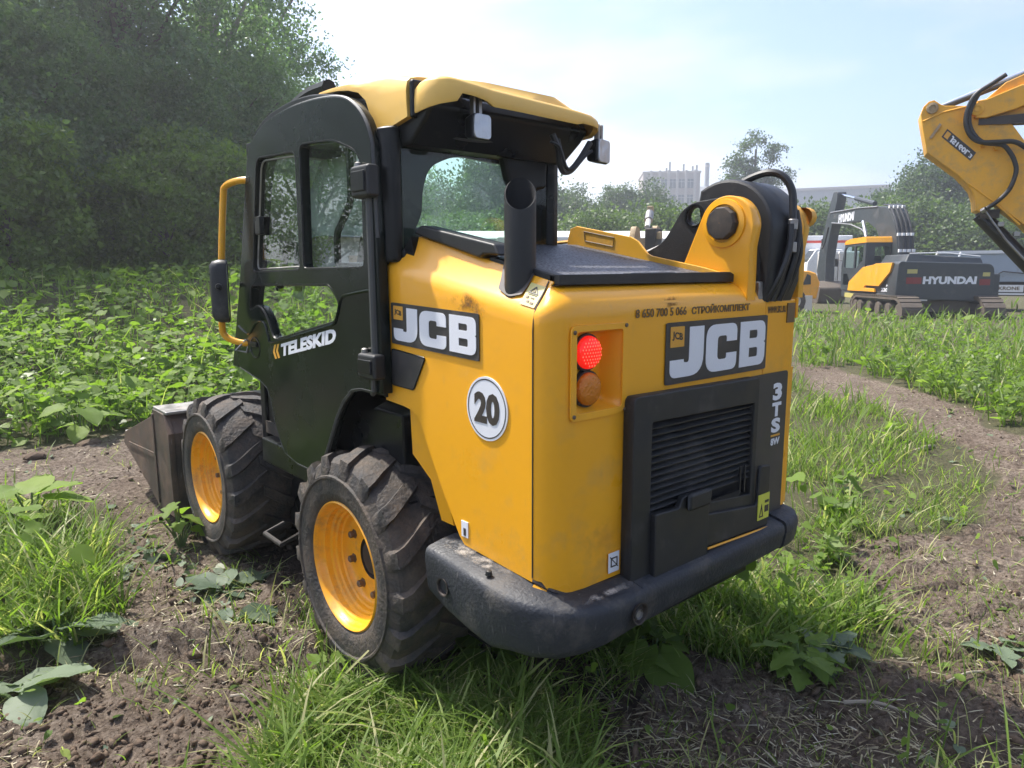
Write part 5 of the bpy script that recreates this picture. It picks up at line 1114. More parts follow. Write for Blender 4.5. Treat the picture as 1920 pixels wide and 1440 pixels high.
bk2 = rp([(9.4, .10, .2), (9.2, .75, .1), (9.8, 1.05, .1), (10.7, .9, .1), (11.3, .35, .1), (10.5, .0, .3)]); place(flat([bk2], 1.1, .02), lambda u, v, w: (.55+w, u, v)).build('bucket', 'trackmud', EX, smooth=35)
for x0 in (-.05, 2.32):
    tr_ = rp([(-.75, .34, .30), (-.60, .03, .2), (3.35, .03, .2), (3.75, .36, .25), (3.45, .70, .25), (-.35, .74, .25)], 6)
    tk = place(flat([tr_, [(p_[0]*.93+.1, .38+(p_[1]-.38)*.72) for p_ in tr_]], .58), lambda u, v, w, x0=x0: (x0+w, u, v)).build('track', 'trackmud', EX, smooth=35)
    sh = MB(); L_ = [Vector(p_) for p_ in tr_]+[Vector(tr_[0])]
    acc = 0
    for i in range(len(L_)-1):
        seg_ = (L_[i+1]-L_[i]); ln_ = seg_.length; n2 = Vector((seg_.y, -seg_.x)).normalized() if ln_ > 1e-6 else Vector((0, 0))
        while acc < ln_:
            p_ = L_[i]+seg_*(acc/ln_); q_ = seg_/ln_; a_ = p_-q_*.06; c_ = p_+q_*.06
            for sgn in (1, -1):
                if sgn == 1: sh.hexa([(x0-.02, a_.x, a_.y), (x0+.60, a_.x, a_.y), (x0+.60, c_.x, c_.y), (x0-.02, c_.x, c_.y)], [(x0-.02, a_.x-n2.x*.0+n2.x*.03, a_.y+n2.y*.03), (x0+.60, a_.x+n2.x*.03, a_.y+n2.y*.03), (x0+.60, c_.x+n2.x*.03, c_.y+n2.y*.03), (x0-.02, c_.x+n2.x*.03, c_.y+n2.y*.03)])
            acc += .17
        acc -= ln_
    so = sh.build('track_shoes', 'trackmud', tk); so['kind'] = 'stuff'
    for y in (-.3, .5, 1.3, 2.1, 2.9, 3.35): MB().cyl((0, y, .32), .20, x0+.02, x0+.52, 'x', 16).build('roller', 'trackmud', tk)
MB().box(.5, 2.3, .2, 2.8, .25, .60).build('undercarriage', 'trackmud', EX)
MB().box(.4, .95, -.02, .05, .60, .655).build('step_plate', 'offwhite', EX); MB().box(-.04, .02, 3.5, 4.4, .56, .72).build('warning_strip', 'stick', EX)
MB().box(2.86, 3.15, .2, 2.0, .3, 1.45).build('side_tank', 'grey_dark', EX, bevel=.06)

# ------------------------------------------------------------------ yellow excavator whose folded dipper reaches into the picture
YX = empty('excavator', (7.572, .656, 0), 'big yellow excavator reaching in from the side, hoses looped on its raised dipper', 'excavator', rz=-R(66))
dip = [(-.44, 3.291), (-.418, 3.374), (-.373, 3.423), (-.325, 3.434), (-.258, 3.382), (-.215, 3.362), (-.009, 3.343), (.06, 3.35), (.22, 3.30), (.45, 3.10), (1.75, 1.25), (1.80, 1.0), (1.62, .92), (.655, 2.032), (.465, 2.191), (.377, 2.287), (.327, 2.243), (.253, 2.168), (.196, 2.201), (.18, 2.311), (.136, 2.422), (.06, 2.519), (-.015, 2.601), (-.344, 2.871), (-.407, 3.141)]
yp = lambda u, v, w: (u, .02+w, v)
dp = place(flat([dip], .34, .008), yp).build('dipper', 'yellow_dirty', YX, smooth=30)
MB().tube([(-.42, .012, 3.215), (-.22, .012, 3.30), (-.005, .012, 3.34)], .012, 6).build('weld_rib', 'yellow_dirty', dp)
MB().tube([(.08, .012, 2.50), (.35, .012, 2.28), (.62, .012, 2.02)], .012, 6).build('weld_rib', 'yellow_dirty', dp)
MB().lathe([(.062, .01), (.060, -.012), (.035, -.018), (.034, -.004), (.001, -.004)], (-.335, 0, 3.352), 'y', 20).build('dipper_pin', 'rust', dp)
MB().hexa([(-.34, -.012, 3.03), (-.32, -.012, 3.01), (-.23, -.012, 3.16), (-.25, -.012, 3.18)], [(-.34, .012, 3.03), (-.32, .012, 3.01), (-.23, .012, 3.16), (-.25, .012, 3.18)]).build('lug', 'rust', dp)
ba = Vector((-.168, 3.113)); bv = Vector((.303, -.283)); bw = Vector((-.048, -.080))*1.05
bp_ = lambda u, v, w: (ba.x+bv.x*u+bw.x*(1-v), .010-w, ba.y+bv.y*u+bw.y*(1-v))
bgo = place(flat([[(0, 0), (1, 0), (1, 1), (0, 1)]], .002), bp_).build('badge', 'badge', dp, smooth=0)
place(flat([[(.04, .15), (.17, .15), (.17, .85), (.04, .85)]], .001), lambda u, v, w: bp_(u, v, w+.003)).build('emblem', 'emblem', bgo, smooth=0)
print_on('letters', 'JS160L', lambda u, v, w: bp_(u, v, w+.003), .22, .86, .84, .14, 'white', bgo, .05)
print_on('letters', '3', lambda u, v, w: bp_(u, v, w+.003), .89, .97, .60, .16, 'white', bgo, .03)
# boom coming from the right, pinned to the dipper
bmn = [(.02, 3.25), (.04, 3.36), (.12, 3.39), (.19, 3.40), (.36, 3.56), (.60, 3.66), (2.6, 3.95), (3.2, 3.8), (4.55, 1.7), (4.25, 1.5), (2.9, 3.1), (2.3, 3.3), (.75, 3.16), (.19, 3.18), (.10, 3.19)]
b1 = place(flat([bmn], .36, .01), lambda u, v, w: (u, -.10+.14+w, v)).build('boom', 'yellow_dirty', YX, smooth=30)
place(flat([[(.10, 3.37), (.18, 3.38), (.49, 3.50), (2.3, 3.75), (2.4, 3.60), (.62, 3.34), (.46, 3.27), (.19, 3.20), (.10, 3.21)]], .06, .01), lambda u, v, w: (u, -.05+w, v)).build('boom_cheek', 'yellow_dirty', YX, smooth=30)
MB().lathe([(.068, .02), (.066, -.075), (.05, -.08), (.03, -.082), (.001, -.082)], (.096, 0, 3.288), 'y', 22).build('boom_pin', 'yellow_dirty', YX)
MB().lathe([(.034, -.086), (.034, -.081), (.026, -.081), (.026, -.086)], (.096, 0, 3.288), 'y', 18).build('pin_cap', 'rust', YX)
t = MB(); t.hexa([(.13, -.01, 3.13), (.13, .1, 3.13), (.75, .1, 3.10), (.75, -.01, 3.10)], [(.13, -.01, 3.20), (.13, .1, 3.20), (.75, .1, 3.22), (.75, -.01, 3.22)]); t.build('boom_recess', 'ink', YX)
MB().tube([(-.33, .19, 3.36), (.2, .19, 3.565), (.62, .19, 3.72)], .024, 12).build('cylinder_rod', 'chrome', YX); MB().tube([(-.28, .16, 3.355), (.35, .16, 3.575), (.62, .16, 3.68), (1.9, .16, 4.25)], .030, 10).build('cylinder_line', 'hose', YX); MB().tube([(.62, .19, 3.72), (2.0, .19, 4.30)], .075, 14).build('dipper_cylinder', 'yellow_dirty', YX)
h1 = [(.33, 3.62), (.203, 3.535), (.063, 3.434), (.0, 3.274), (0.0, 3.123), (.06, 2.996), (.16, 2.927), (.321, 2.916), (.479, 2.904), (.62, 2.80)]
MB().tube([(x, -.10, z) for x, z in h1], .026, 10, smooth=5).build('hose', 'hose', YX); MB().tube([(x+.032+.0*z, -.085, z+.012-(.02 if z < 2.95 else 0)) for x, z in h1[2:7]]+[(.36, -.085, 2.885), (.44, -.085, 2.80), (.492, -.085, 2.70), (.515, -.085, 2.585), (.473, -.085, 2.41), (.378, -.085, 2.285), (.277, -.085, 2.205)], .024, 10, smooth=5).build('hose', 'hose', YX)
for (x, z) in ((.19, 2.90), (.32, 2.86), (.0, 3.18)): MB().box(x-.022, x+.022, -.06, .015, z-.018, z+.018).build('hose_clamp', 'yellow_dirty', YX, bevel=.005)
MB().tube([(.27, -.085, 2.20), (.235, -.06, 2.175)], .030, 8).build('hose_fitting', 'steel', YX)
MB().tube([(.25, .19, 2.16), (.9, .19, 1.43)], .085, 14).build('bucket_cylinder', 'hose', YX); MB().tube([(.22, .02, 2.14), (.72, .02, 1.62)], .018, 8).build('pipe', 'hose', YX); MB().tube([(.27, .0, 2.19), (.5, .0, 1.86), (.85, .0, 1.46)], .012, 8).build('pipe', 'steel', YX)
MB().box(.23, .42, .0, .36, 2.10, 2.20).build('ram_bracket', 'hub', YX, bevel=.01)
for (x, z) in ((.44, 2.03), (.60, 1.92)): MB().box(x-.03, x+.03, -.015, .05, z-.025, z+.025).build('clip', 'steel', YX, bevel=.006)
place(flat([rp([(1.5, 1.2), (1.9, 1.25, .1), (2.3, .5, .2), (1.9, .02, .2), (1.2, .05, .1), (1.35, .6)])], 1.0, .01), lambda u, v, w: (u, -.3+w, v)).build('bucket', 'trackmud', YX, smooth=35)
MB().box(4.0, 7.6, -1.2, 1.5, .95, 2.0).build('engine_house', 'yellow_dirty', YX, bevel=.05); MB().box(4.0, 5.4, .55, 1.5, 2.0, 2.95).build('cab', 'grey_dark', YX, bevel=.06)
for y in (-1.3, 1.0): MB().prism(rp([(3.6, .1, .2), (3.45, .45, .3), (3.8, .85, .3), (7.2, .85, .3), (7.5, .45, .3), (7.2, .05, .2)]), y, y+.6, 'y').build('track', 'trackmud', YX)
MB().box(4.6, 6.4, -.7, 1.0, .4, .95).build('undercarriage', 'trackmud', YX)

# ------------------------------------------------------------------ other machines and vehicles behind
def truck_wheels(o, xs_, y, r=.48):
    for x in xs_:
        w = MB().lathe([(r*.55, -.02), (r*.9, -.03), (r, .04), (r, .26), (r*.9, .28)], (x, y, r), 'y', 20).build('wheel', 'tyre', o); MB().lathe([(r*.55, -.01), (r*.45, .06), (.001, .06)], (x, y, r), 'y', 16).build('rim', 'offwhite', w)
T1 = empty('semi_trailer', at(1010, 33), 'long white box trailer seen over the loader hood and through its rear window', 'trailer', rz=aim(1010)+.10)
MB().prism([(0, 1.05), (0, 2.92), (.35, 3.18), (1.25, 3.32), (2.15, 3.18), (2.5, 2.92), (2.5, 1.05)], -7.0, 6.6, 'x').build('box_body', 'whitepaint', T1, bevel=.03); MB().box(-7.02, 6.62, -.03, -.001, 2.84, 2.92).build('roof_rail', 'offwhite', T1); MB().box(-6.8, 6.4, .3, 2.2, .75, 1.05).build('chassis', 'hub', T1)
truck_wheels(T1, (-5.5, -4.3, -3.1, 4.4), .0)
V1 = empty('panel_van', at(1075, 27), 'white panel van with a sloping windscreen just behind the guard plate', 'van', rz=aim(1075)+.05)
t = MB(); t.prism([(-.9, .45), (2.3, .45), (2.35, 1.4), (1.75, 1.75), (.95, 2.66), (.6, 2.75), (-2.9, 2.75), (-3.0, .45)], 0, 2.0, 'y'); t.build('body', 'whitepaint', V1, bevel=.06)
MB().prism([(.75, 1.75), (1.60, 1.75), (.98, 2.5), (.75, 2.5)], -.012, .0, 'y').build('window', 'darkwin', V1); truck_wheels(V1, (-2.0, 1.4), -.02, .36)
R1 = empty('rusty_digger', at(1203, 15), 'rusty beige digger arm with a grey cylinder on top, folded behind the guard plate', 'excavator', rz=aim(1203)-.35)
for x in (-.28, .16): place(flat([rp([(-.5, 0), (.5, 0), (.45, 1.9), (.2, 2.36, .1), (-.12, 2.40, .1), (-.35, 2.1)])], .10, .01), lambda u, v, w, x=x: (x+w, u*.6, v)).build('side_plate', 'rust', R1, smooth=30)
MB().box(-.17, .15, -.2, .25, .1, 2.16).build('web', 'rust', R1); MB().tube([(-.05, .35, 2.68), (.02, .1, 2.52)], .085, 12).build('cylinder', 'steel', R1); MB().tube([(.02, .1, 2.52), (.12, -.25, 2.36)], .055, 10).build('cylinder_rod', 'offwhite', R1)
MB().box(.10, .32, -.34, .1, .4, 2.34).build('hose_box', 'hub', R1, bevel=.03); MB().box(-.55, .6, -.5, 2.2, .2, .9).build('carriage', 'rust', R1, bevel=.05)
for (x, y, z) in ((-.36, -.1, 1.95), (-.06, .42, 2.76), (.35, -.2, 2.2)): MB().box(x-.06, x+.06, y-.05, y+.05, z-.07, z+.07).build('pin_boss', 'rust', R1, bevel=.015)
V2 = empty('truck', at(1516, 48), 'white high-roofed truck with a red stripe parked left of the dark excavator', 'truck', rz=aim(1521)+.25); V2.scale = (1.2, 1.2, 1.2)
MB().box(-.7, 1.8, .4, 5.5, .55, 2.95).build('box_body', 'whitepaint', V2, bevel=.05); MB().box(-.71, 1.81, .38, 5.5, 2.58, 2.70).build('stripe', 'redmark', V2)
t = MB(); t.prism([(-.75, .5), (.95, .5), (.95, 2.2), (-.3, 2.25), (-.7, 1.6)], -1.1, .38, 'y'); t.build('cab', 'whitepaint', V2, bevel=.05)
MB().box(.05, .7, -1.112, -1.101, 1.35, 1.85).build('window', 'darkwin', V2); MB().prism([(-.72, 1.62), (-.33, 2.2), (-.30, 2.2), (-.69, 1.6)], -1.0, .3, 'y').build('windscreen', 'darkwin', V2); truck_wheels(V2, (-.2, ), -1.1, .42); truck_wheels(V2, (1.2,), .4, .42)
for px, d, w_, nm in ((1537, 44, .98, 'pale upright cabinet panel to the left of the excavator arm'), (1575, 44, .98, 'pale upright cabinet panel between the excavator arm and its cab')):
    s_ = empty('cabinet_panel', at(px, d), nm, 'panel', 'pale panels behind the excavator arm', rz=aim(px)+.1)
    MB().box(-w_/2, w_/2, 0, .7, .25, 2.35).build('panel', 'offwhite', s_, bevel=.03); MB().box(-w_/2-.01, w_/2+.01, -.01, .72, 2.35, 2.48).build('cap', 'whitepaint', s_, bevel=.02); MB().box(-w_/2+.05, w_/2-.05, .1, .6, 0, .25).build('plinth', 'hub', s_)
L2 = empty('wheel_loader', at(1496, 27), 'small orange loader showing only its nose beside the white truck', 'loader', rz=aim(1503))
t = MB(); t.prism([(-.6, .55), (.42, .5), (.50, 1.05), (.36, 1.38), (.12, 1.46), (-.6, 1.46)], 0, 1.5, 'y'); t.build('body', 'orange', L2, bevel=.04); MB().prism([(-.05, .98), (.22, 1.0), (.20, 1.30), (.08, 1.36)], -.012, 0, 'y').build('window', 'darkwin', L2)
MB().box(.05, .30, -.06, .6, .02, .62).build('fender', 'offwhite', L2, bevel=.02); truck_wheels(L2, (-.3,), -.05, .42)
T2 = empty('dump_trailer', at(1915, 31), 'blue-grey tipping trailer with a white lettered plate, right of the dark excavator', 'trailer', rz=aim(1915)+.12)
MB().hexa([(-2.6, .1, 1.05), (4.5, .1, 1.05), (4.5, 2.3, 1.05), (-2.6, 2.3, 1.05)], [(-2.9, 0, 2.05), (4.8, 0, 2.05), (4.8, 2.4, 2.05), (-2.9, 2.4, 2.05)]).build('tub', 'bluegrey', T2, bevel=.03)
MB().box(-2.95, 4.85, -.05, 2.45, 2.05, 2.16).build('rim_rail', 'whitepaint', T2); MB().box(-2.4, 4.2, .3, 2.1, .55, 1.05).build('chassis', 'hub', T2); MB().tube([(-1.1, -.03, 1.30), (-.9, -.06, 1.42), (.0, -.06, 1.32), (.0, -.03, 1.24)], .025, 6).build('ladder', 'hose', T2)
pl_ = MB().box(-1.05, -.25, -.02, .02, .70, .95).build('plate', 'whitepaint', T2); print_on('plate_letters', 'KRONE', lambda u, v, w: (u, -.022-w, v), -.98, -.36, .77, .89, 'ink_worn', pl_, .03)
MB().box(-1.1, -.2, -.03, .05, .60, .66).build('bar', 'whitepaint', T2); truck_wheels(T2, (.7, 1.9, 3.1), .05, .48)
# ------------------------------------------------------------------ trees
def zg(px, d): x, y, _ = at(px, d); return float(ground_h(np.array([x]), np.array([y]))[0])-.05
gT = 'tall trees along the left edge of the yard'
tree('poplar_tree', 'tall dense poplar at the far left edge, crown running out of the picture', *at(-60, 20.1)[:2], 'poplarB', 1.12, .3, gT, z=zg(-60, 20.1))
tree('poplar_tree', 'tall poplar behind the white shed, second from the left', *at(120, 23.0)[:2], 'poplarA', 1.18, 1.2, gT, z=zg(120, 23.0))
tree('poplar_tree', 'tall poplar rising above the middle of the weed patch', *at(285, 21.8)[:2], 'poplarB', 1.18, 2.2, gT, z=zg(285, 21.8))
tree('poplar_tree', 'tall poplar standing left of the grab rail', *at(425, 24.2)[:2], 'poplarA', 1.21, 4.0, gT, z=zg(425, 24.2))
tree('poplar_tree', 'thin-topped poplar nearest the bright sky above the cab', *at(520, 29.5)[:2], 'poplarB', 1.25, 5.2, gT, z=zg(520, 29.5))
tree('poplar_tree', 'shaded poplar behind the tall row, above the shed', *at(210, 31.9)[:2], 'poplarB', .95, 3.3, gT, z=zg(210, 31.9))
tree('poplar_tree', 'low feathery treetop just left of the cab roof', *at(618, 49.6)[:2], 'poplarB', 1.06, 1.0, gT, z=zg(618, 49.6))
for i, (az_, d, k) in enumerate([(-7, 23, 'poplarA'), (-20, 25, 'poplarB'), (-33, 24, 'poplarA'), (-46, 27, 'poplarB')]):  # unseen trees added to darken what the glossy door reflects
    x_, y_ = CAM[0]+d*math.sin(R(az_)), CAM[1]+d*math.cos(R(az_)); tree('poplar_tree', 'added poplar out of view on the left, for the dark door reflection', x_, y_, k, 1.15, i*1.9, gT)
gW = 'dark willows under the tall trees'
for i, (px, d, s_, lb) in enumerate([(px_, d_*1.30, s2_*1.15, l2_) for px_, d_, s2_, l2_ in [(20, 14.5, .95, 'dark leafy willow low at the far left'), (150, 15.5, .9, 'dark willow in front of the white shed'), (262, 16.5, 1.0, 'dark willow under the middle poplar'), (352, 16, .85, 'dark willow behind the light maple bush'), (430, 18, 1.05, 'dark willow next to the grab rail'), (520, 20, 1.0, 'dark willow seen through the front door window'), (610, 27, 1.1, 'dark willow behind the garage'), (715, 34, 1.3, 'dark willow far behind the cab pillar'), (-120, 14, 1.1, 'dark willow beyond the left edge of the picture')]]):
    tree('willow_tree', lb, *at(px, d)[:2], 'willow', s_, i*1.3, gW, z=zg(px, d))
gM = 'light green maple bushes at the edge of the weeds'
for i, (px, d, s_, lb) in enumerate([(px_, d_*1.32, s2_*1.12, l2_) for px_, d_, s2_, l2_ in [(45, 12.2, 1.0, 'light green maple bush at the left edge of the weeds'), (-40, 13, 1.1, 'light green maple bush half outside the left edge'), (235, 13.6, .75, 'small light green bush before the shed wall'), (335, 13.2, .95, 'light green maple bush in the middle of the weed edge'), (400, 14.2, 1.15, 'light green maple bush beside the mirror'), (120, 14.0, .8, 'light green bush between the left willows'), (540, 15.0, .9, 'light green bush seen through the cab')]]):
    tree('maple_bush', lb, *at(px, d)[:2], 'maple', s_, i*2.1, gM, cat='bush', z=zg(px, d))
gF = 'trees of the distant treeline'
far_ = [(800, 52, 'farA', 1.15, 'distant tree framed by the left of the rear window'), (905, 50, 'farB', 1.2, 'tall distant tree framed by the rear window'), (955, 52, 'farA', 1.5, 'broad distant tree behind the exhaust stack'), (858, 60, 'farB', 1.0, 'small distant tree in the middle of the rear window'),
        (1065, 62, 'farA', 1.20, 'distant round tree right of the cab'), (1110, 64, 'farB', .95, 'distant pointed tree between cab and office block'), (1152, 66, 'farB', 1.2, 'distant slim tree left of the office block'), (1182, 66, 'farA', 1.28, 'distant tree overlapping the left end of the office block'), (1020, 60, 'farA', 1.1, 'distant tree behind the right cab pillar'),
        (1290, 60, 'farB', .85, 'distant tree in front of the low hall'), (1330, 60, 'farA', .85, 'distant tree in front of the hall roof'), (1640, 66, 'farA', 1.15, 'distant tree above the dark excavator boom'), (1690, 64, 'farB', 1.25, 'distant tree to the left of the lattice mast'), (1730, 64, 'farA', 1.4, 'distant broad tree under the lattice mast'), (1785, 63, 'farB', 1.2, 'distant tree beside the yellow dipper'), (1830, 63, 'farA', 1.3, 'distant tree behind the tip of the dipper'), (1885, 64, 'farA', 1.3, 'distant tree behind the bucket cylinder'), (1950, 60, 'farA', 1.2, 'distant tree beyond the right edge'), (735, 48, 'farA', 1.1, 'distant tree behind the left cab pillar')]
for i, (px, d, k, s_, lb) in enumerate(far_): tree('distant_tree', lb, *at(px, d)[:2], k, s_, i*1.7, gF)
tree('lone_tree', 'lone gappy tree with upright limbs standing clear above the hall roof', *at(1396, 75)[:2], 'lone', 1.85, .4+aim(1396))
gB = 'pale bushes in the hedge behind the vehicles'
k_ = 0
for px in list(range(748, 1320, 36))+[1420, 1470, 1510, 1550, 1590, 1640, 1690, 1735, 1780, 1830, 1880, 1930]:
    d = 39+((k_*7) % 5)*1.2+(16 if px > 1400 else 0); tree('hedge_bush', 'pale green bush in the long hedge behind the parked vehicles', *at(px, d)[:2], 'farbush', (1.5 if px < 1350 else 1.95)*(.92+.05*(k_ % 4)), k_*2.3, gB, cat='bush'); k_ += 1

# ------------------------------------------------------------------ grass and weeds
def cand(n, seed, vmin=40, vmax=1250, az=56):
    g = np.random.default_rng(seed); v = g.uniform(vmin, vmax, n); r = 1.545*1333/v; a = np.radians(40.8+g.uniform(-az, az, n))
    r = r/np.cos(a-np.radians(40.8)); return CAM[0]+r*np.sin(a), CAM[1]+r*np.cos(a), r, g
def blades(name, x, y, r, g, h, lean, w, tint, m, bend=.5):
    n = len(x); z = ground_h(x, y)-.004; yaw = g.uniform(0, 6.283, n); dx, dy = np.cos(yaw), np.sin(yaw); sx, sy = -dy, dx
    tw = g.normal(0, .6, n); sx, sy = sx*np.cos(tw)+dx*np.sin(tw), sy*np.cos(tw)+dy*np.sin(tw)
    P = []
    for t, wf in ((0, .8), (.38, 1.0), (.72, .72), (1, 0)):
        off = lean*h*(t*(1-bend)+bend*t*t*1.3); hh = h*(t-.30*lean*bend*t*t*t)
        c = np.stack([x+dx*off, y+dy*off, z+hh], -1); s_ = np.stack([sx, sy, np.zeros(n)], -1)*(w*wf*.5)[:, None]
        P += [c-s_, c+s_] if wf > 0 else [c]
    co = np.stack(P, 1).reshape(-1, 3); f = np.array([(0, 1, 3), (0, 3, 2), (2, 3, 5), (2, 5, 4), (4, 5, 6)])
    F = (f[None]+(np.arange(n)*7)[:, None, None]).reshape(-1, 3); me = np_mesh(name, co, F)
    at_ = me.attributes.new('tint', 'FLOAT', 'POINT'); at_.data.foreach_set('value', np.repeat(np.clip(tint, 0, 1), 7).astype(np.float32)); me.materials.append(m); return me
def footprint(x, y):      # under the tyres and the hull
    return ((np.abs(x+.45) < .2) & ((np.abs(y) < .2) | (np.abs(y-1.556) < .2))) | ((x > -.42) & (x < .9) & (y > -.55) & (y < 2.1)) | ((x > -.7) & (x < 1.0) & (y > 2.0) & (y < 2.9))
def grass_patch(name, n, seed, regions, hmul=1., vmin=40):
    x, y, r, g = cand(n, seed, vmin); wx, wy = warp(x, y); p = np.zeros(len(x)); h = np.full(len(x), .1); ln = np.full(len(x), .5); dr = np.zeros(len(x))
    for nm, pr, hh, ll, dd in regions:
        k = np.ones(len(x), bool) if nm is None else inpoly(wx, wy, nm)
        if nm is None: pr = np.where(r > 7.5, pr, pr*1.1); hh = np.where(r > 7.5, hh, .11)
        p[k] = pr; h[k] = hh; ln[k] = ll; dr[k] = dd
    cl = fbm(x, y, 2.6, 3, 31); p = p*np.clip((cl-.30)*3.2, .0, 1.3); k = (g.uniform(0, 1, len(x)) < p) & ~footprint(x, y)
    x, y, r, h, ln, dr = x[k], y[k], r[k], h[k], ln[k], dr[k]; n = len(x)
    h = h*g.gamma(6, 1/6, n)*(.6+.8*fbm(x, y, 1.6, 2, 44)); w = np.maximum(g.uniform(.0035, .0095, n), r*.0011)*np.clip(h/.15, .6, 1.6)
    tint = np.clip(g.normal(.36, .17, n)+(g.uniform(0, 1, n) < dr)*.6, 0, 1)
    return blades(name, x, y, r, g, h, np.clip(g.normal(ln, .25, n), .05, 1.3), w, tint, ML['grass'])
def stuff(name, me, label=None):
    o = link(bpy.data.objects.new(name, me)); o['kind'] = 'stuff'
    if label: o['label'] = label
    return o
stuff('grass', grass_patch('grass', 400000, 1, [('weedsJ', .30, .26, .5, .06), ('dirtA', .07, .06, .8, .5), ('between', .035, .07, .8, .4), ('dirtB', .03, .07, .8, .6), ('trackG', .10, .055, .8, .45), ('dirtE', .03, .08, .7, .4), ('grassC', .55, .17, .75, .30), ('grassD', .66, .095, .95, .22), ('grassF', .62, .12, .7, .24), ('grassH', .42, .085, .8, .32), ('grassI', .62, .24, .5, .10), ('grassK', .6, .15, .6, .2)]))
stuff('meadow_grass', grass_patch('meadow_grass', 105000, 2, [(None, .35, .30, .45, .1), ('dirtA', 0, .1, .5, 0), ('dirtB', 0, .1, .5, 0), ('between', .004, .14, .8, .3), ('dirtE', .0, .1, .5, 0), ('trackG', .01, .1, .5, 0), ('grassK', .2, .24, .6, .25), ('grassF', .16, .21, .6, .25), ('grassH', .06, .13, .7, .3), ('grassD', .03, .15, 1.0, .3), ('grassC', .05, .22, .7, .3)]))
# broad weed leaves
LV = []; LFc = []
def leaf_outline():
    o_ = [(0, -.02), (.20, -.08), (.40, .08), (.47, .32), (.40, .58), (.24, .82), (.0, 1.02)]
    vs = [(0, 0, 0), (0, .35, -.015), (0, .70, -.03), (0, 1.02, -.10)]
    R_ = [(x, y, .05+.05*math.sin(9*y)*x*2-.10*x*x-.08*y*y) for x, y in o_[1:6]]; L_ = [(-x, y, z+.012*math.sin(7*y)) for x, y, z in R_]
    vs += R_+L_
    f = [(0, 4, 5), (0, 5, 1), (1, 5, 6), (1, 6, 2), (6, 7, 2), (2, 7, 8), (2, 8, 3), (0, 10, 9), (0, 1, 10), (1, 11, 10), (1, 2, 11), (11, 2, 12), (2, 13, 12), (2, 3, 13)]
    return vs, f
BLV, BLF = leaf_outline()
def broad(name, n, seed, regions, m, zr=(.05, .35), vmin=40, lim=None, sz=(.08, .22), up=.35):
    x, y, r, g = cand(n, seed, vmin); wx, wy = warp(x, y); p = np.zeros(len(x))
    for nm, pr in regions: p[inpoly(wx, wy, nm)] = pr
    cl = fbm(x, y, 1.1, 3, 77); p *= np.clip((cl-.22)*4, 0, 1.4); k = (g.uniform(0, 1, len(x)) < p) & ~footprint(x, y)
    x, y, r = x[k], y[k], r[k]; n = len(x); z = ground_h(x, y)+g.uniform(*zr, n)*(.5+fbm(x, y, .8, 2, 6)); rot = eul(g.uniform(0, 6.283, n), g.normal(-up*.3, up, n), g.normal(0, up, n))
    tint = np.clip(g.normal(.50, .22, n), 0, 1); s_ = g.uniform(*sz, n)*np.clip(.75+r*.03, .8, 1.5); s_ = np.stack([s_*g.uniform(.6, 1.15, n), s_*g.uniform(.8, 1.35, n), s_*g.uniform(.6, 2.2, n)], -1)
    return scat(name, BLV, BLF, np.stack([x, y, z], -1), rot, s_, tint, m, smooth=True)
stuff('broadleaf_weeds', broad('broadleaf_weeds', 150000, 3, [('weedsJ', .95), ('grassI', .02), ('grassC', .006), ('grassF', .006)], ML['burdock'], (.03, .42), sz=(.05, .145)))
stuff('ground_ivy', broad('ground_ivy', 60000, 4, [('weedsJ', .35), ('grassI', .55), ('grassC', .08), ('grassF', .30), ('grassD', .08), ('grassH', .10), ('dirtB', .003), ('dirtA', .012), ('dirtE', .012), ('trackG', .006)], ML['burdock'], (.01, .11), sz=(.02, .055)))
stuff('dusty_leaf_litter', broad('dusty_leaf_litter', 34000, 5, [('between', .55), ('dirtB', .012), ('dirtA', .05), ('dirtE', .012), ('trackG', .02), ('grassC', .20), ('grassD', .05), ('grassF', .08), ('grassH', .15)], ML['grey'], (.004, .02), sz=(.02, .07), up=.5))
# leafy stalks of the meadow at the right and in the weed patch
def stalks(name, n, seed, regions, m):
    x, y, r, g = cand(n, seed, 40, 600); wx, wy = warp(x, y); p = np.zeros(len(x)); hh = np.full(len(x), .4)
    for nm, pr, h in regions: k = inpoly(wx, wy, nm); p[k] = pr; hh[k] = h
    p *= np.clip((fbm(x, y, .9, 3, 55)-.35)*4, 0, 1.3); k = g.uniform(0, 1, len(x)) < p; x, y, hh = x[k], y[k], hh[k]*g.uniform(.5, 1.25, k.sum()); n = len(x); q = 15
    t = np.tile(np.linspace(.15, 1, q), n); X = np.repeat(x, q); Y = np.repeat(y, q); Hh = np.repeat(hh, q); z = np.repeat(ground_h(x, y), q)+t*Hh; N = n*q
    lx = np.repeat(g.normal(0, .15, n), q)*Hh*t*t; ly = np.repeat(g.normal(0, .15, n), q)*Hh*t*t
    rot = eul(np.tile(np.arange(q)*2.4, n)+np.repeat(g.uniform(0, 6, n), q), g.normal(.25, .4, N), g.normal(0, .4, N)); s_ = (.16*(1.08-t)+.035)*g.uniform(.6, 1.2, N)
    return scat(name, LEAF_V, LEAF_F, np.stack([X+lx, Y+ly, z], -1), rot, s_, np.clip(np.repeat(g.normal(.45, .2, n), q)+g.normal(0, .1, N), 0, 1), m)
stuff('tall_weeds', stalks('tall_weeds', 16000, 6, [('weedsJ', .24, .5), ('grassI', .36, .44), ('grassF', .03, .22)], ML['lime']))
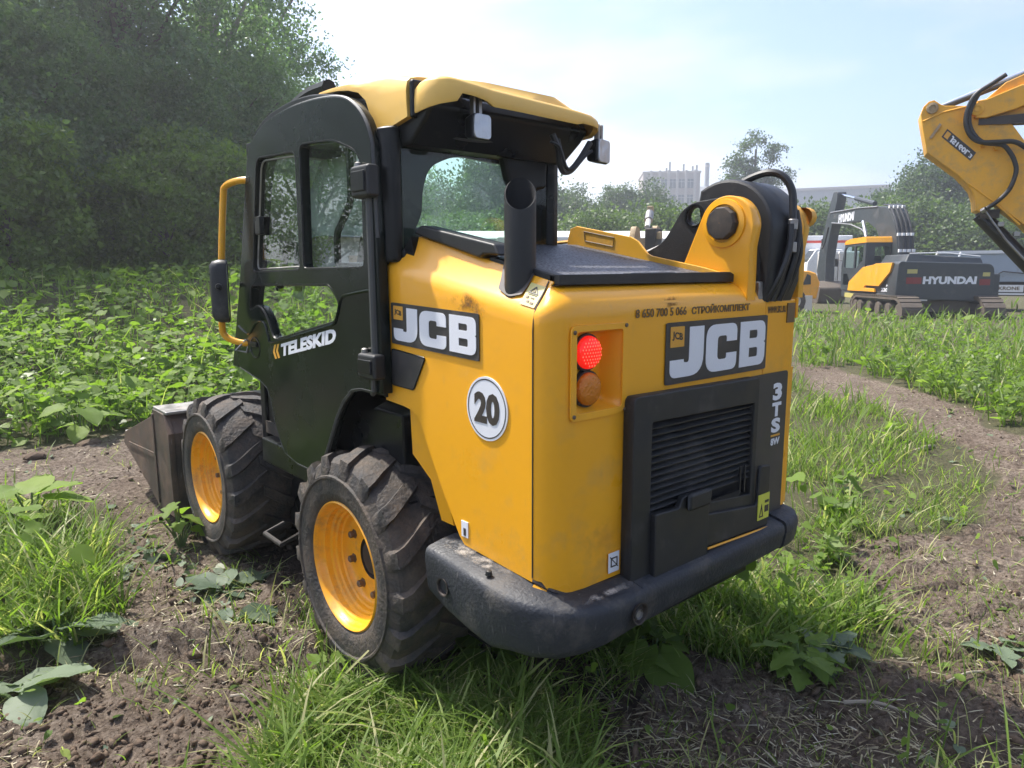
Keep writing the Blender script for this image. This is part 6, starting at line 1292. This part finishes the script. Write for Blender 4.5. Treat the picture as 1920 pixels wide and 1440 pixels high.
# straw, clods and chips on the bare soil
def straw(n, seed):
    x, y, r, g = cand(n, seed, 70); p = dirtmask(x, y)*.12+.16; p *= np.clip((fbm(x, y, 2.2, 3, 91)-.36)*4, 0, 1); k = (g.uniform(0, 1, len(x)) < p) & ~footprint(x, y); x, y, r = x[k], y[k], r[k]; n = len(x)
    z = ground_h(x, y)+g.uniform(.003, .015, n); a = g.uniform(0, 6.283, n); L = g.uniform(.02, .11, n); w = np.maximum(.0022, r*.0007)*g.uniform(.6, 1.3, n); dx, dy = np.cos(a)*L, np.sin(a)*L; sx, sy = -np.sin(a)*w, np.cos(a)*w; up = g.uniform(-.002, .006, n)
    co = np.stack([np.stack([x-sx, y-sy, z], -1), np.stack([x+sx, y+sy, z], -1), np.stack([x+dx*.5+sx*.9*np.sign(g.normal(0, 1, n)), y+dy*.5+sy*.9*np.sign(g.normal(0, 1, n)), z+up], -1), np.stack([x+dx, y+dy, z+up*.3], -1)], 1).reshape(-1, 3)
    F = (np.array([(0, 1, 2), (1, 3, 2)])[None]+(np.arange(n)*4)[:, None, None]).reshape(-1, 3); me = np_mesh('straw', co, F)
    at_ = me.attributes.new('tint', 'FLOAT', 'POINT'); at_.data.foreach_set('value', np.repeat(g.uniform(0, 1, n), 4).astype(np.float32)); me.materials.append(ML['dry']); return me
stuff('straw', straw(80000, 7))
soilm = mat('clod_soil', (.115, .083, .06), .95, var=.45, scale=20, bump=.6, bscale=60, spec=.2)
def clods(n, seed):
    x, y, r, g = cand(n, seed, 90); wx, wy = warp(x, y); p = dirtmask(x, y)*np.clip((fbm(x, y, 2.5, 3, 19)-.35)*4, .05, 1); k = (g.uniform(0, 1, len(x)) < p); x, y, r = x[k], y[k], r[k]; n = len(x)
    bm = bmesh.new(); bmesh.ops.create_icosphere(bm, subdivisions=1, radius=1); bv = np.array([v.co[:] for v in bm.verts]); bf = np.array([[v.index for v in f.verts] for f in bm.faces]); bm.free()
    s_ = np.clip(g.gamma(1.2, .0048, n), .0025, .022)+r*.0004; z = ground_h(x, y)+s_*.15
    sc3 = np.stack([s_*g.uniform(.7, 1.5, n), s_*g.uniform(.7, 1.5, n), s_*g.uniform(.45, .9, n)], -1); rot = eul(g.uniform(0, 6.28, n), g.normal(0, .5, n), g.normal(0, .5, n))
    jit = bv*(1+.45*np.sin(bv[:, [1, 2, 0]]*7+1))
    return scat('soil_clods', jit, bf, np.stack([x, y, z], -1), rot, sc3, g.uniform(0, 1, n), soilm)
stuff('soil_clods', clods(30000, 9))

# ------------------------------------------------------------------ single plants that can be picked out
def big_leaf_mesh(seed, lobes=0.):
    g = random.Random(seed); rows_ = []; nn = 9
    for i in range(nn):
        t = i/(nn-1); wd = (.46*math.sin(math.pi*min(1, t*.93+.07))**.75)*(1-.35*t)+.004
        if lobes: wd *= 1-lobes*(.5+.5*math.cos(t*6*math.pi))
        row = []
        for j in range(-3, 4):
            u = j/3; row.append((u*wd, t-.06*abs(u)*(1-t)*2, .10*abs(u)*wd*2+.03*math.sin(t*14+j*1.9+seed)*abs(u)-.16*t*t+g.uniform(-.006, .006)))
        rows_.append(row)
    b_ = MB(); b_.grid(rows_); return b_
LM = []
for s_ in range(4):
    me = big_leaf_mesh(s_, .0 if s_ < 2 else .55).mesh('leaf', recalc=False, smooth=60); LM.append(me)
def leafvar(base, m, tint, nm):
    me = base.copy(); at_ = me.attributes.new('tint', 'FLOAT', 'POINT'); at_.data.foreach_set('value', np.full(len(me.vertices), tint, np.float32)); me.materials.append(m); return me
LMAT = {}
def leafmesh(kind, m, tint):
    k = (kind, m, round(tint, 1))
    if k not in LMAT: LMAT[k] = leafvar(LM[kind], ML[m], k[2], 'leaf')
    return LMAT[k]
stemm = mat('green_stem', (.10, .15, .05), .6, var=.2)
def plant(name, label, x, y, n, size, m, kinds, seed, spread=.5, hgt=.12, cat='plant', tint=.45, group=None):
    g = random.Random(seed); z = float(ground_h(np.array([x]), np.array([y]))[0]); o = empty(name, (x, y, z-.01), label, cat, group); stm = MB()
    for i in range(n):
        a = 2.4*i+g.uniform(-.4, .4); l_ = size*g.uniform(.6, 1.1); rr_ = g.uniform(.25, 1)*spread*size; hh = hgt*g.uniform(.5, 1.2)
        bx, by = math.cos(a)*rr_*.5, math.sin(a)*rr_*.5
        lf = bpy.data.objects.new('leaf', leafmesh(g.choice(kinds), m, min(1, max(0, tint+g.uniform(-.3, .3))))); link(lf, o)
        lf.location = (bx, by, hh); lf.rotation_euler = (g.uniform(-.45, .35), g.uniform(-.35, .35), a-math.pi/2); lf.scale = (l_, l_, l_)
        stm.tube([(0, 0, -.02), (bx*.5, by*.5, hh*.6), (bx, by, hh)], .004+.006*size, 5)
    stm.build('stem', stemm, o); return o
gP = 'large-leaved weeds standing alone'
plant('burdock_plant', 'big dusty grey-green burdock leaves at the lower left edge', -1.42, .98, 7, .30, 'grey', (0, 1), 1, .5, .10, tint=.25, group=gP)
plant('burdock_plant', 'burdock with crumpled pale leaves at the bottom left corner', -1.60, .62, 6, .22, 'grey', (0, 1), 2, .6, .07, tint=.45, group=gP)
plant('burdock_plant', 'bright upright broad-leaved plant in the grass at the left', -1.30, 2.62, 7, .26, 'burdock', (0, 1), 3, .7, .26, tint=.75, group=gP)
plant('burdock_plant', 'leafy plant growing in front of the front wheel', -.72, 1.72, 12, .15, 'burdock', (2, 3), 4, 1.1, .24, tint=.55, group=gP)
plant('burdock_plant', 'flat torn leaves lying between the two wheels', -.72, 1.02, 8, .20, 'grey', (0, 1, 2), 5, .9, .05, tint=.2, group=gP)
plant('burdock_plant', 'wilted leaves on the mud left of the rear wheel', -.82, .62, 7, .17, 'grey', (0, 2), 6, 1.1, .04, tint=.35, group=gP)
plant('thistle_plant', 'lobed green thistle clump in the mud right of the bumper', .68, -1.17, 22, .13, 'burdock', (2, 3), 7, 1.3, .13, tint=.5, group=gP)
plant('thistle_plant', 'drooping dusty thistle beside the green clump', .86, -1.19, 12, .13, 'grey', (2, 3), 8, 1.0, .10, tint=.4, group=gP)
plant('burdock_plant', 'dark burdock leaves in the shade under the rear bumper', .35, -.72, 8, .22, 'burdock', (0, 1), 9, .9, .09, tint=.2, group=gP)
plant('burdock_plant', 'dark broad leaves beside the rear wheel behind the grass', -.18, -.33, 7, .20, 'burdock', (0, 1), 10, .8, .09, tint=.15, group=gP)
plant('burdock_plant', 'single fresh burdock before the bucket at the edge of the weeds', -.62, 5.0, 9, .30, 'burdock', (0, 1), 11, .8, .28, tint=.6, group=gP)
plant('burdock_plant', 'large burdock at the left edge where weeds meet the track', -1.55, 5.3, 9, .36, 'burdock', (0, 1), 12, .8, .30, tint=.4, group=gP)
plant('burdock_plant', 'small weed by the base of the rear tyre', -.70, .02, 9, .09, 'burdock', (0, 2), 13, 1.2, .10, tint=.4, group=gP)
plant('thistle_plant', 'pale dry rosette on the track at the right edge', 1.42, -1.62, 7, .13, 'grey', (2, 3), 14, .8, .05, tint=.6, group=gP)
# pale sticks and chips on the right-hand mud
stk = mat('bleached_wood', (.27, .235, .185), .8, var=.25, scale=20)
for i, (x0, y0, x1, y1, r_, lb) in enumerate([(1.02, -1.56, 1.16, -1.64, .006, 'bleached stick lying on the mud near the lower right corner'), (.62, -1.36, .70, -1.52, .008, 'brown stick beside the thistle clump'), (-1.02, .10, -.98, .02, .005, 'short pale stalk on the mud at the left'), (1.55, -1.72, 1.50, -1.80, .007, 'pale chip of wood at the right edge'), (4.6, -.15, 4.9, -.2, .02, 'pale chip on the far track')]):
    z0 = float(ground_h(np.array([x0]), np.array([y0]))[0])+.012; z1 = float(ground_h(np.array([x1]), np.array([y1]))[0])+.014
    o = MB().tube([(x0, y0, z0), ((x0+x1)/2+.01, (y0+y1)/2, (z0+z1)/2+.012), (x1, y1, z1)], r_, 6, smooth=3, r1=r_*.6).build('stick', stk); tag(o, lb, 'stick')
for i, (x, y, s_, lb) in enumerate([(-.62, 4.75, .08, 'rounded clod-grey stone at the edge of the weeds behind the bucket'), (-1.05, 4.55, .07, 'flat grey stone on the bare track at the left')]):
    bm = bmesh.new(); bmesh.ops.create_icosphere(bm, subdivisions=2, radius=s_)
    for v in bm.verts: v.co = Vector((v.co.x*1.4, v.co.y, v.co.z*.5))*(1+.2*math.sin(v.co.x*40+i)*math.cos(v.co.y*37))
    me = bpy.data.meshes.new('stone'); bm.to_mesh(me); bm.free(); me.materials.append(soilm); o = link(bpy.data.objects.new('stone', me)); o.location = (x, y, .03); tag(o, lb, 'stone')

# ------------------------------------------------------------------ air
HZ = 1
if HZ:
    hb_ = MB().box(-420, 422, -420, 424, -3.0, 30).build('haze', bpy.data.materials.new('haze_air'), smooth=0); hb_['kind'] = 'stuff'
    hm = hb_.data.materials[0]; hm.use_nodes = True; hn = hm.node_tree.nodes
    for x in list(hn):
        if x.type == 'BSDF_PRINCIPLED': hn.remove(x)
    pv = hn.new('ShaderNodeVolumePrincipled'); pv.inputs['Color'].default_value = (.93, .96, 1.0, 1); pv.inputs['Density'].default_value = .0027; pv.inputs['Anisotropy'].default_value = .5
    hm.node_tree.links.new(pv.outputs[0], hn['Material Output'].inputs['Volume'])
